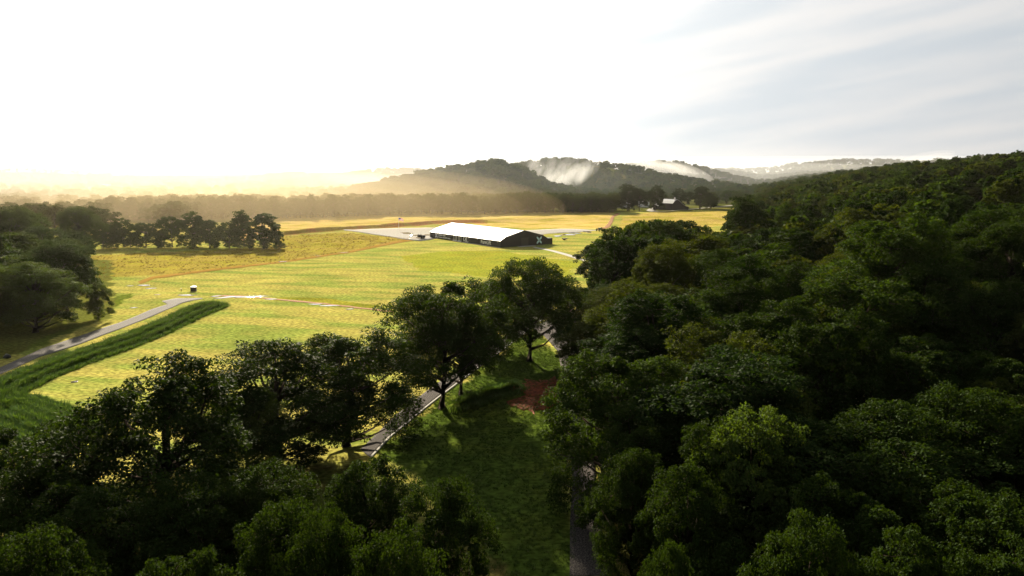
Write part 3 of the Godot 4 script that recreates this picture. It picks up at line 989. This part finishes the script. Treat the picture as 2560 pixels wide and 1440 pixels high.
func build_tent() -> void:
	var wide := 32.4
	var long := 80.0
	var t := thing("event_tent", "long black-walled event tent with a white polygonal roof on the field", "tent", Vector3(-6.35, land(-6.35, -393.5), -393.5), deg_to_rad(35.0))
	# own axes: x along the gable, -z along the long wall
	var prof := [Vector2(0, 3.5), Vector2(3.3, 5.4), Vector2(16.2, 8.7), Vector2(29.1, 5.4), Vector2(32.4, 3.5)]
	var bays := 16
	var bay := long / bays
	# one roof sheet for a bay, hollowed slightly between the arches
	var st := start()
	var cols := 6
	for k in prof.size() - 1:
		var p: Vector2 = prof[k]
		var q: Vector2 = prof[k + 1]
		var nrm := Vector2(-(q.y - p.y), q.x - p.x).normalized()
		if nrm.y < 0: nrm = -nrm
		var rows := 6
		for i in cols:
			for j in rows:
				var c := []
				for e in [[i, j], [i + 1, j], [i + 1, j + 1], [i, j + 1]]:
					var u: float = float(e[0]) / cols
					var w: float = float(e[1]) / rows
					var sag: float = -0.16 * sin(u * PI) * (0.35 + 0.65 * sin(w * PI))
					var b := p.lerp(q, w) + nrm * sag
					c.append(Vector3(b.x, b.y, -u * (bay - 0.03)))
				quad(st, c[0], c[1], c[2], c[3])
	st.index()
	var roof := st.commit()
	var seam := start()
	for k in prof.size() - 1:
		var p: Vector2 = prof[k]
		var q: Vector2 = prof[k + 1]
		var nrm := Vector2(-(q.y - p.y), q.x - p.x).normalized() * 0.06
		quad(seam, Vector3(p.x + nrm.x, p.y + nrm.y, 0.09), Vector3(p.x + nrm.x, p.y + nrm.y, -0.09), Vector3(q.x + nrm.x, q.y + nrm.y, -0.09), Vector3(q.x + nrm.x, q.y + nrm.y, 0.09))
		quad(seam, Vector3(p.x - nrm.x, p.y - nrm.y, 0.09), Vector3(p.x + nrm.x, p.y + nrm.y, 0.09), Vector3(q.x + nrm.x, q.y + nrm.y, 0.09), Vector3(q.x - nrm.x, q.y - nrm.y, 0.09))
	var arch := seam.commit()
	var wall := box_mesh(Vector3(0.0, 0.0, 0.0), Vector3(0.12, 3.46, -(bay - 0.05)))
	var post := box_mesh(Vector3(-0.06, 0, 0.07), Vector3(0.16, 3.5, -0.07))
	for i in bays:
		put("roof_panel", roof, mats.tent_white, t).position = Vector3(0, 0, -i * bay)
		if i > 0: put("roof_arch", arch, mats.tent_white, t).position = Vector3(0, 0, -i * bay)
		put("wall_panel", wall, mats.tent_black, t).position = Vector3(0, 0, -i * bay - 0.025)
		put("wall_panel", wall, mats.tent_black, t).position = Vector3(wide - 0.12, 0, -i * bay - 0.025)
		if i > 0: put("wall_post", post, mats.tent_black, t).position = Vector3(0, 0, -i * bay)
	# gables, each of upright panels
	var edges := [0.0, 3.3, 7.6, 11.9, 16.2, 20.5, 24.8, 29.1, 32.4]
	var ys := [3.5, 5.4, 6.5, 7.6, 8.7, 7.6, 6.5, 5.4, 3.5]
	for end in [0.0, -long]:
		for k in edges.size() - 1:
			var g := start()
			var a: float = edges[k] + 0.02
			var b: float = edges[k + 1] - 0.02
			for zz in [0.03, -0.09]:
				quad(g, Vector3(a, 0, end + zz), Vector3(b, 0, end + zz), Vector3(b, ys[k + 1], end + zz), Vector3(a, ys[k], end + zz))
			quad(g, Vector3(a, 0, end + 0.03), Vector3(a, ys[k], end + 0.03), Vector3(a, ys[k], end - 0.09), Vector3(a, 0, end - 0.09))
			quad(g, Vector3(b, 0, end + 0.03), Vector3(b, ys[k + 1], end + 0.03), Vector3(b, ys[k + 1], end - 0.09), Vector3(b, 0, end - 0.09))
			put("gable_panel", g.commit(), mats.tent_black, t)
	# dark verge along the gable's top edge
	var verge := start()
	for k in prof.size() - 1:
		var p: Vector2 = prof[k]
		var q: Vector2 = prof[k + 1]
		quad(verge, Vector3(p.x, p.y - 0.25, 0.16), Vector3(q.x, q.y - 0.25, 0.16), Vector3(q.x, q.y + 0.12, 0.16), Vector3(p.x, p.y + 0.12, 0.16))
		quad(verge, Vector3(p.x, p.y + 0.12, 0.16), Vector3(q.x, q.y + 0.12, 0.16), Vector3(q.x, q.y + 0.12, -0.12), Vector3(p.x, p.y + 0.12, -0.12))
	put("gable_verge", verge.commit(), mats.tent_black, t)
	put("annex", box_mesh(Vector3(wide + 0.02, 0, 0.05), Vector3(wide + 3.7, 3.5, -9.0)), mats.tent_black, t)
	var gd := put("gable_door", box_mesh(Vector3(14.0, 0, 0.05), Vector3(19.0, 4.6, 0.10)), mats.dark_metal, t)
	tag(gd, "dark double gable door", "")
	put("apron_slab", box_mesh(Vector3(11.0, -0.3, 0.2), Vector3(21.5, 0.10, 4.2)), mats.concrete, t)
	put("base_strip", box_mesh(Vector3(-1.3, -0.3, 0.4), Vector3(-0.06, 0.12, -48.0)), mats.concrete, t)
	# two double doors with white frames in the long wall; positions measured along it from the near corner
	for z0 in [-46.5, -41.2]:
		var frame := start()
		box(frame, Vector3(-0.10, 0.10, z0), Vector3(-0.02, 3.25, z0 - 0.22))
		box(frame, Vector3(-0.10, 0.10, z0 - 3.4), Vector3(-0.02, 3.25, z0 - 3.62))
		box(frame, Vector3(-0.10, 3.0, z0 - 0.22), Vector3(-0.02, 3.25, z0 - 3.4))
		box(frame, Vector3(-0.10, 0.5, z0 - 1.70), Vector3(-0.02, 3.0, z0 - 1.92))
		var door := put("door", frame.commit(), mats.white_paint, t)
		put("pane", box_mesh(Vector3(-0.06, 0.5, z0 - 0.22), Vector3(-0.03, 3.0, z0 - 1.70)), mats.glass, door)
		put("pane", box_mesh(Vector3(-0.06, 0.5, z0 - 1.92), Vector3(-0.03, 3.0, z0 - 3.4)), mats.glass, door)
		put("door_sill", box_mesh(Vector3(-0.9, 0.12, z0 - 0.02), Vector3(-0.101, 0.5, z0 - 3.6)), mats.white_paint, t)
	# emblems: four petals in a cross
	var em := emblem(3.6, 3.9)
	var e := put("emblem", em, mats.pale_blue, t)
	e.position = Vector3(26.6, 2.75, 0.05)
	e = put("emblem", emblem(3.0, 2.9), mats.white_paint, t)
	e.position = Vector3(-0.07, 1.75, -71.5)
	e.rotation.y = -PI / 2
	letters(t, "C4", 2.6, -37.2, 1.95, true)
	letters(t, "energy", 0.7, -35.0, 0.62, true)
	letters(t, "PureLift", 2.0, -14.5, 1.75, true)
	# two lines of lettering too small to read: rows of letter-sized blocks
	for row in [[-69.0, 2.35, 0.95, 9, 1.0], [-69.0, 1.0, 0.8, 16, 0.9]]:
		var st2 := start()
		rng.seed = 12
		var x: float = row[0]
		for k in row[3]:
			var w: float = row[4] * rng.randf_range(0.55, 0.8)
			box(st2, Vector3(-0.09, row[1] - row[2] * 0.5, x), Vector3(-0.065, row[1] + row[2] * rng.randf_range(0.25, 0.5), x + w))
			x += w + (0.28 if k % 6 != 5 else 0.8)
		put("small_lettering", st2.commit(), mats.white_paint, t)
	for z1 in [-33.0, -23.0, -2.2]:
		put("wall_lamp", box_mesh(Vector3(-0.3, 2.7, z1), Vector3(-0.065, 3.1, z1 - 0.5)), mats.grey_metal, t)


func emblem(w: float, h: float) -> Mesh:
	var st := start()
	for q in 4:
		var sx := 1.0 if q % 2 == 0 else -1.0
		var sy := 1.0 if q < 2 else -1.0
		var tip := Vector3(sx * w * 0.48, sy * h * 0.48, 0)
		var n := 10
		var prev := []
		for i in n + 1:
			var u := float(i) / n
			var c := tip * lerpf(0.10, 1.0, u)
			var half := 0.155 * w * pow(sin(PI * clampf(0.08 + 0.86 * u, 0, 1)), 0.6)
			var s := Vector3(-tip.y, tip.x, 0).normalized() * half
			var ring := [c - s, c + s]
			if prev:
				for zz in [0.0, 0.03]:
					var o := Vector3(0, 0, zz)
					quad(st, prev[0] + o, prev[1] + o, ring[1] + o, ring[0] + o)
			prev = ring
	return st.commit()


func letters(t: Node3D, text: String, size: float, z: float, y: float, bold := true) -> void:
	var f := SystemFont.new()
	f.font_names = PackedStringArray(["Droid Sans"])
	f.font_weight = 700
	var m := TextMesh.new()
	m.font = f
	m.text = text
	m.font_size = 64
	m.pixel_size = size / 46.0
	m.depth = 0.04
	var o := put("lettering", m, mats.white_paint, t)
	o.rotation.y = -PI / 2
	o.position = Vector3(-0.09, y, z)


func build_barn() -> void:
	# own axes: x along the gable, -z into the distance
	var b := thing("barn", "black wooden barn with a sweeping lean-to roof beside the gravel drive", "barn", at(174.0, -787.0), deg_to_rad(33.0))
	var prof := [Vector2(0, 7.0), Vector2(2.5, 9.6), Vector2(6.5, 11.3), Vector2(10.0, 9.8), Vector2(15.0, 6.2), Vector2(20.0, 3.6), Vector2(25.0, 2.9)]
	var depth := 24.0
	for end in [0.0, -depth]:
		var k := 0
		while k < 12:
			var st := start()
			var a := k * 25.0 / 12.0 + 0.02
			var c := (k + 1) * 25.0 / 12.0 - 0.02
			var ya := along(prof, a)
			var yc := along(prof, c)
			for zz in [0.0, -0.12]:
				quad(st, Vector3(a, -0.4, end + zz), Vector3(c, -0.4, end + zz), Vector3(c, yc, end + zz), Vector3(a, ya, end + zz))
			put("board", st.commit(), mats.barn_wood, b)
			k += 1
	for k in prof.size() - 1:
		var st := start()
		var p: Vector2 = prof[k]
		var q: Vector2 = prof[k + 1]
		for up in [0.05, 0.25]:
			quad(st, Vector3(p.x, p.y + up, 0.7), Vector3(q.x, q.y + up, 0.7), Vector3(q.x, q.y + up, -depth - 0.7), Vector3(p.x, p.y + up, -depth - 0.7))
		quad(st, Vector3(p.x, p.y + 0.05, 0.7), Vector3(q.x, q.y + 0.05, 0.7), Vector3(q.x, q.y + 0.25, 0.7), Vector3(p.x, p.y + 0.25, 0.7))
		put("roof_slope", st.commit(), mats.barn_roof, b)
	put("side_wall", box_mesh(Vector3(0.0, -0.4, -0.15), Vector3(0.15, 7.0, -depth + 0.15)), mats.barn_wood, b)
	put("side_wall", box_mesh(Vector3(24.85, -0.4, -0.15), Vector3(25.0, 2.9, -depth + 0.15)), mats.barn_wood, b)
	var cup := put("cupola", lathe([Vector2(0.01, 2.6), Vector2(1.2, 1.5), Vector2(0.9, 1.4), Vector2(0.9, 0.0)], 8), mats.grey_metal, b)
	cup.position = Vector3(6.5, 11.3, -3.0)
	# open shed with a pale roof on posts
	var s := thing("open_shed", "open shed with a pale low roof on posts beside the black barn", "shed", at(161.0, -803.0), deg_to_rad(28.0))
	var r := start()
	for up in [0.0, 0.18]:
		quad(r, Vector3(0, 4.2 + up, 0.0), Vector3(16, 4.2 + up, 0.0), Vector3(16, 6.4 + up, -8.0), Vector3(0, 6.4 + up, -8.0))
	quad(r, Vector3(0, 4.2, 0.0), Vector3(16, 4.2, 0.0), Vector3(16, 4.38, 0.0), Vector3(0, 4.38, 0.0))
	put("roof", r.commit(), mats.white_paint, s)
	for x in [0.4, 5.3, 10.3, 15.4]:
		put("post", box_mesh(Vector3(x, -0.4, -0.3), Vector3(x + 0.3, 4.2, -0.6)), mats.barn_wood, s)
		put("post", box_mesh(Vector3(x, -0.4, -7.5), Vector3(x + 0.3, 6.2, -7.8)), mats.barn_wood, s)
	put("back_wall", box_mesh(Vector3(0.2, -0.4, -7.82), Vector3(15.8, 6.1, -7.95)), mats.barn_wood, s)
	# white farm buildings far out on the valley floor
	for k in [[-1180.0, -1990.0, 26.0, 0.3, "long low white farmhouse far out on the misty valley floor"], [-1118.0, -1985.0, 34.0, 0.1, "white farm shed standing between the far farmhouse and barn"], [-1052.0, -1960.0, 20.0, 0.8, "tall white gabled barn far out on the misty valley floor"], [122.0, -838.0, 16.0, 0.2, "white farmhouse half hidden behind the tall dark trees beside the barn"], [150.0, -862.0, 12.0, -0.3, "small white outbuilding between the dark trees behind the open shed"]]:
		var h := thing("farm_building", k[4], "farm building", at(k[0], k[1]), k[3])
		var w: float = k[2]
		put("wall", box_mesh(Vector3(0, -1, 0), Vector3(w, 6.0, -10.0)), mats.white_paint, h)
		var st := start()
		quad(st, Vector3(-0.5, 6.0, 0.5), Vector3(w + 0.5, 6.0, 0.5), Vector3(w + 0.5, 9.5, -5.0), Vector3(-0.5, 9.5, -5.0))
		quad(st, Vector3(-0.5, 9.5, -5.0), Vector3(w + 0.5, 9.5, -5.0), Vector3(w + 0.5, 6.0, -10.5), Vector3(-0.5, 6.0, -10.5))
		quad(st, Vector3(0, 6.0, -0.01), Vector3(0, 9.4, -5.0), Vector3(0, 6.0, -9.99), Vector3(0, 6.0, -5))
		quad(st, Vector3(w, 6.0, -0.01), Vector3(w, 9.4, -5.0), Vector3(w, 6.0, -9.99), Vector3(w, 6.0, -5))
		put("roof", st.commit(), mats.white_paint, h)


func along(prof: Array, x: float) -> float:
	for i in prof.size() - 1:
		if x <= prof[i + 1].x:
			return lerpf(prof[i].y, prof[i + 1].y, (x - prof[i].x) / (prof[i + 1].x - prof[i].x))
	return prof[-1].y


func build_small_things() -> void:
	# round tank with a pale lid
	var t := thing("round_tank", "squat black round tank with a pale lid beside the turning head", "tank", at(-110.0, -246.1))
	var body := put("body", lathe([Vector2(0.01, -0.2), Vector2(1.05, -0.2), Vector2(1.05, 0.15), Vector2(1.0, 0.2), Vector2(1.0, 1.25), Vector2(1.06, 1.3), Vector2(1.06, 1.42), Vector2(0.01, 1.42)], 24), mats.dark_metal, t)
	put("lid", lathe([Vector2(1.0, 1.43), Vector2(1.0, 1.55), Vector2(0.55, 1.68), Vector2(0.01, 1.70)], 24), mats.white_paint, body)
	t = thing("marker_post", "short dark marker post standing beside the black round tank", "post", at(-114.0, -245.5))
	put("post", box_mesh(Vector3(-0.09, -0.2, -0.09), Vector3(0.09, 0.9, 0.09)), mats.dark_metal, t)
	put("cap", box_mesh(Vector3(-0.12, 0.9, -0.12), Vector3(0.12, 1.0, 0.12)), mats.grey_metal, t)
	# flagpole
	t = thing("flagpole", "white flagpole flying a striped flag on the gravel yard", "flagpole", at(-80.7, -514.6))
	var pole := put("pole", lathe([Vector2(0.14, -0.3), Vector2(0.13, 1.0), Vector2(0.06, 9.2), Vector2(0.01, 9.25)], 12), mats.white_paint, t)
	put("finial", lathe([Vector2(0.01, 9.2), Vector2(0.14, 9.3), Vector2(0.14, 9.4), Vector2(0.01, 9.5)], 10), mats.grey_metal, pole)
	var st := start()
	var n := 24
	for j in 13:
		for i in n:
			var c := Color(0.55, 0.05, 0.06) if j % 2 == 0 else Color(0.75, 0.75, 0.75)
			if i < 10 and j < 7: c = Color(0.04, 0.07, 0.22)
			var q := []
			for e in [[i, j], [i + 1, j], [i + 1, j + 1], [i, j + 1]]:
				var u: float = float(e[0]) / n
				var w: float = float(e[1]) / 13.0
				q.append(Vector3(0.1 + 3.4 * u, 9.0 - 2.0 * w - 0.9 * u * u, 0.25 * sin(u * 9.0 + w) * u))
			for k in [0, 1, 2, 0, 2, 3]:
				st.set_color(c)
				st.set_normal(Vector3(0, 0, 1))
				st.add_vertex(q[k])
	var fm := mat("flag_cloth", Color(1, 1, 1), 0.8)
	fm.vertex_color_use_as_albedo = true
	fm.backlight_enabled = true
	fm.backlight = Color(0.6, 0.6, 0.6)
	fm.cull_mode = BaseMaterial3D.CULL_DISABLED
	put("flag", st.commit(), fm, t)
	# machinery by the tent's far corner
	t = thing("flatbed_trailer", "dark flatbed trailer with machinery parked at the tent's corner", "trailer", at(-56.4, -449.0), deg_to_rad(-12.0))
	put("bed", box_mesh(Vector3(-2.6, 0.8, -1.1), Vector3(2.6, 1.0, 1.1)), mats.dark_metal, t)
	var gen := put("generator", box_mesh(Vector3(-2.3, 1.0, -0.9), Vector3(-0.2, 2.7, 0.9)), mats.dark_metal, t)
	put("crate", box_mesh(Vector3(0.3, 1.0, -0.8), Vector3(2.3, 2.3, 0.8)), mats.dark_metal, t)
	put("drawbar", box_mesh(Vector3(-3.9, 0.72, -0.1), Vector3(-2.6, 0.86, 0.1)), mats.dark_metal, t)
	for x in [0.2, 1.3]:
		for z in [-1.25, 1.0]:
			var w := put("wheel", lathe([Vector2(0.01, 0), Vector2(0.42, 0), Vector2(0.46, 0.06), Vector2(0.46, 0.19), Vector2(0.42, 0.25), Vector2(0.01, 0.25)], 16), mats.rubber, t)
			w.rotation.x = PI / 2
			w.position = Vector3(x, 0.45, z)
	for x in [-2.2, -1.4, -0.6]:
		put("exhaust", box_mesh(Vector3(x, 2.7, -0.1), Vector3(x + 0.12, 3.2, 0.1)), mats.dark_metal, gen)
	t = thing("garden_cart", "small dark cart left on the grass beside the broad puddles", "cart", at(32.2, -439.3), 0.4)
	put("tray", box_mesh(Vector3(-1.6, 0.6, -0.8), Vector3(1.4, 1.1, 0.8)), mats.dark_metal, t)
	put("handle", box_mesh(Vector3(1.4, 0.9, -0.06), Vector3(3.0, 1.0, 0.06)), mats.dark_metal, t)
	for z in [-1.0, 0.8]:
		var w := put("wheel", lathe([Vector2(0.01, 0), Vector2(0.5, 0), Vector2(0.5, 0.18), Vector2(0.01, 0.18)], 16), mats.rubber, t)
		w.rotation.x = PI / 2
		w.position = Vector3(-0.4, 0.5, z)
	t = thing("utility_box", "small dark utility box at the start of the curved track", "utility box", at(63.0, -520.0))
	var cab := put("cabinet", box_mesh(Vector3(-0.9, -0.1, -0.6), Vector3(0.9, 1.3, 0.6)), mats.dark_metal, t)
	put("cover", box_mesh(Vector3(-1.0, 1.3, -0.7), Vector3(1.0, 1.42, 0.7)), mats.grey_metal, cab)
	t = thing("boulder", "dark boulder lying on the grass beside the asphalt lane", "boulder", at(-111.4, -154.8))
	var s := SphereMesh.new()
	s.radius = 0.7
	s.height = 1.1
	var sv := SurfaceTool.new()
	sv.create_from(s, 0)
	var arr := sv.commit_to_arrays()
	var vv: PackedVector3Array = arr[Mesh.ARRAY_VERTEX]
	for i in vv.size():
		vv[i] *= 1.0 + 0.5 * nz.get_noise_3d(vv[i].x * 60.0, vv[i].y * 60.0, vv[i].z * 60.0)
	arr[Mesh.ARRAY_VERTEX] = vv
	var am := ArrayMesh.new()
	am.add_surface_from_arrays(Mesh.PRIMITIVE_TRIANGLES, arr)
	put("rock", am, mats.dark_metal, t).position.y = 0.3


func tuft_mesh(blades: int, h: float, spread: float, sd: int) -> Mesh:
	rng.seed = sd
	var st := start()
	for i in blades:
		var a := rng.randf() * TAU
		var o := Vector3(cos(a), 0, sin(a)) * spread * rng.randf()
		var dir := Vector3(cos(a + rng.randf_range(-0.6, 0.6)), 0, sin(a + rng.randf_range(-0.6, 0.6)))
		var tip := o + dir * h * rng.randf_range(0.3, 0.8) + Vector3(0, h * rng.randf_range(0.6, 1.1), 0)
		var side := dir.cross(Vector3.UP) * h * 0.11
		var n := (dir * -0.5 + Vector3.UP).normalized()
		var tone := rng.randf_range(0.7, 1.25)
		for p in [o - side, tip, o + side]:
			st.set_color(Color(tone * rng.randf_range(0.9, 1.15), tone, tone))
			st.set_normal(n)
			st.add_vertex(p)
	return st.commit()


func scatter(called: String, m: Mesh, material: Material, where: Array, label: String, category := "grass") -> void:
	var mm := MultiMesh.new()
	mm.transform_format = MultiMesh.TRANSFORM_3D
	mm.mesh = m
	mm.instance_count = where.size()
	for i in where.size():
		var s: float = where[i][2]
		mm.set_instance_transform(i, Transform3D(Basis(Vector3.UP, i * 2.4).scaled(Vector3(s, s, s)), at(where[i][0], where[i][1], -0.02)))
	var o := MultiMeshInstance3D.new()
	o.name = numbered(called)
	o.multimesh = mm
	o.material_override = material
	add_child(o)
	tag(o, label, category, "", "stuff")


func build_grass() -> void:
	var tuft := tuft_mesh(9, 0.55, 0.35, 4)
	rng.seed = 31
	var where := []
	for line in [[berm, 5.2, 13000], [berm2, 6.5, 5000], [mound, 2.6, 1800]]:
		for i in line[2]:
			var k := rng.randi_range(0, line[0].size() - 2)
			var p: Vector2 = line[0][k].lerp(line[0][k + 1], rng.randf())
			p += Vector2.from_angle(rng.randf() * TAU) * line[1] * sqrt(rng.randf())
			where.append([p.x, p.y, rng.randf_range(0.5, 1.4) * (1.0 + 0.6 * nz.get_noise_2d(p.x * 12.0, p.y * 12.0) + 0.45 * cos(dist_line(p, line[0]) * 2.6))])
	scatter("long_grass", tuft, mats.grass_long, where, "long lush green grass on the berm beside the lane and on the mound")
	where = []
	var lawn := pts(LAWN)
	while where.size() < 9000:
		var p := Vector2(rng.randf_range(-20.0, 10.0), rng.randf_range(-186.0, -66.0))
		if Geometry2D.is_point_in_polygon(p, lawn) and nz.get_noise_2d(p.x * 9.0, p.y * 9.0) > -0.25 and true:
			where.append([p.x, p.y, rng.randf_range(0.25, 0.6)])
	scatter("lawn_grass", tuft, mats.grass_lawn, where, "short rough dark green grass on the lawn between the two roads")
	where = []
	for set in [[MEADOW, 9000], [MEADOWR, 3000]]:
		var poly := pts(set[0])
		var lo := poly[0]
		var hi := lo
		for p in poly:
			lo = lo.min(p)
			hi = hi.max(p)
		for i in set[1]:
			var p := Vector2(rng.randf_range(lo.x, hi.x), rng.randf_range(lo.y, hi.y))
			if Geometry2D.is_point_in_polygon(p, poly) and nz.get_noise_2d(p.x * 4.0, p.y * 4.0) > -0.1:
				where.append([p.x, p.y, rng.randf_range(0.5, 1.2)])
	scatter("hay_grass", tuft, mats.grass_dry, where, "tall tan hay grass standing in the unmown meadows")


func build_mist() -> void:
	rng.seed = 13
	var puffs := []
	# sunlit morning vapour lying on the valley west of the tent, thickest behind the tree line; each bank thins out towards its rim
	for k in [[-560.0, -980.0, 900.0, 100.0, 800.0, 0.0003], [-440.0, -800.0, 620.0, 90.0, 480.0, 0.0006], [-760.0, -1500.0, 1500.0, 120.0, 1000.0, 0.0004]]:
		for q in 6:
			var w := 0.35 + 0.2 * q
			puffs.append([Vector3(k[0] + 12.0 * q, 6.0, k[1]), Vector3(k[2] * w, k[3] * w * 1.1, k[4] * w), k[5] / 5.0, 0.0])
	mist("valley_haze", "warm sunlit haze lying over the valley woods behind the tree line", puffs, Color(1.0, 0.97, 0.92))
	puffs = []
	for q in 7:
		var w := 0.3 + 0.18 * q
		puffs.append([Vector3(-240.0, 8.0, -650.0), Vector3(420.0 * w, 64.0 * w, 330.0 * w), 0.00046, 0.0])
	mist("sunlit_haze", "golden sunlit vapour drifting before the tree line west of the flagpole", puffs, Color(1.0, 0.90, 0.70))
	puffs = []
	for q in 6:
		var w := 0.35 + 0.2 * q
		puffs.append([Vector3(-60.0, 10.0, -960.0), Vector3(800.0 * w, 170.0 * w, 330.0 * w), 0.00003, 0.0])
	mist("hill_haze", "thin grey-green haze in front of the rounded wooded hill", puffs, Color(0.84, 0.93, 0.96))
	puffs = []
	for k in [[-800.0, -3200.0, 6000.0, 190.0, 3800.0, 0.00018], [1200.0, -3000.0, 5000.0, 190.0, 3400.0, 0.00014]]:
		puffs.append([Vector3(k[0], 10.0, k[1]), Vector3(k[2], k[3], k[4]), k[5], 0.0])
	mist("distant_haze", "pale haze veiling the farthest hills along the horizon", puffs, Color(0.98, 0.99, 1.0))
	puffs = []
	# streaks of mist lifting out of the hollow between the two hills
	for i in 100:
		var u := pow(rng.randf(), 1.1)
		var spread := 18.0 + 62.0 * u
		var big := rng.randf_range(0.6, 1.3)
		puffs.append([Vector3(64.0 + 40.0 * u + rng.randf_range(-1.0, 1.0) * spread, 2.0 + 70.0 * u, -1300.0 + rng.randf_range(-45, 45)), Vector3(17.0 * big, rng.randf_range(26, 46) * big, 34.0 * big), 0.0085 * (1.02 - u), -0.62 + rng.randf_range(-0.25, 0.25)])
	mist("hill_mist", "white mist rising in streaks from the hollow between the wooded hills", puffs)
	puffs = []
	for i in 22:
		puffs.append([Vector3(250.0 + rng.randf_range(-70, 170), 58.0 + rng.randf_range(-14, 12), -1750.0 + rng.randf_range(-50, 50)), Vector3(rng.randf_range(60, 130), rng.randf_range(18, 34), 60.0), 0.005, -0.35])
	mist("ridge_mist", "pale mist drifting over the further wooded ridge", puffs)
	puffs = []
	for i in 8:
		puffs.append([Vector3(-370.0 + i * 30.0 + rng.randf_range(-40, 40), 14.0 + rng.randf_range(-4, 14), -1500.0 + rng.randf_range(-120, 120)), Vector3(rng.randf_range(90, 190), rng.randf_range(24, 44), 90.0), 0.0022, -0.1])
	mist("valley_mist", "bright low mist lying over the valley woods towards the sun", puffs)
	puffs = []
	for i in 7:
		puffs.append([Vector3(555.0 + rng.randf_range(-60, 60), 54.0 + rng.randf_range(-7, 9), -930.0 + rng.randf_range(-25, 25)), Vector3(rng.randf_range(40, 80), rng.randf_range(10, 20), 40.0), 0.0022, 0.2])
	mist("slope_mist", "thin mist trailing over the treetops of the long wooded slope", puffs)
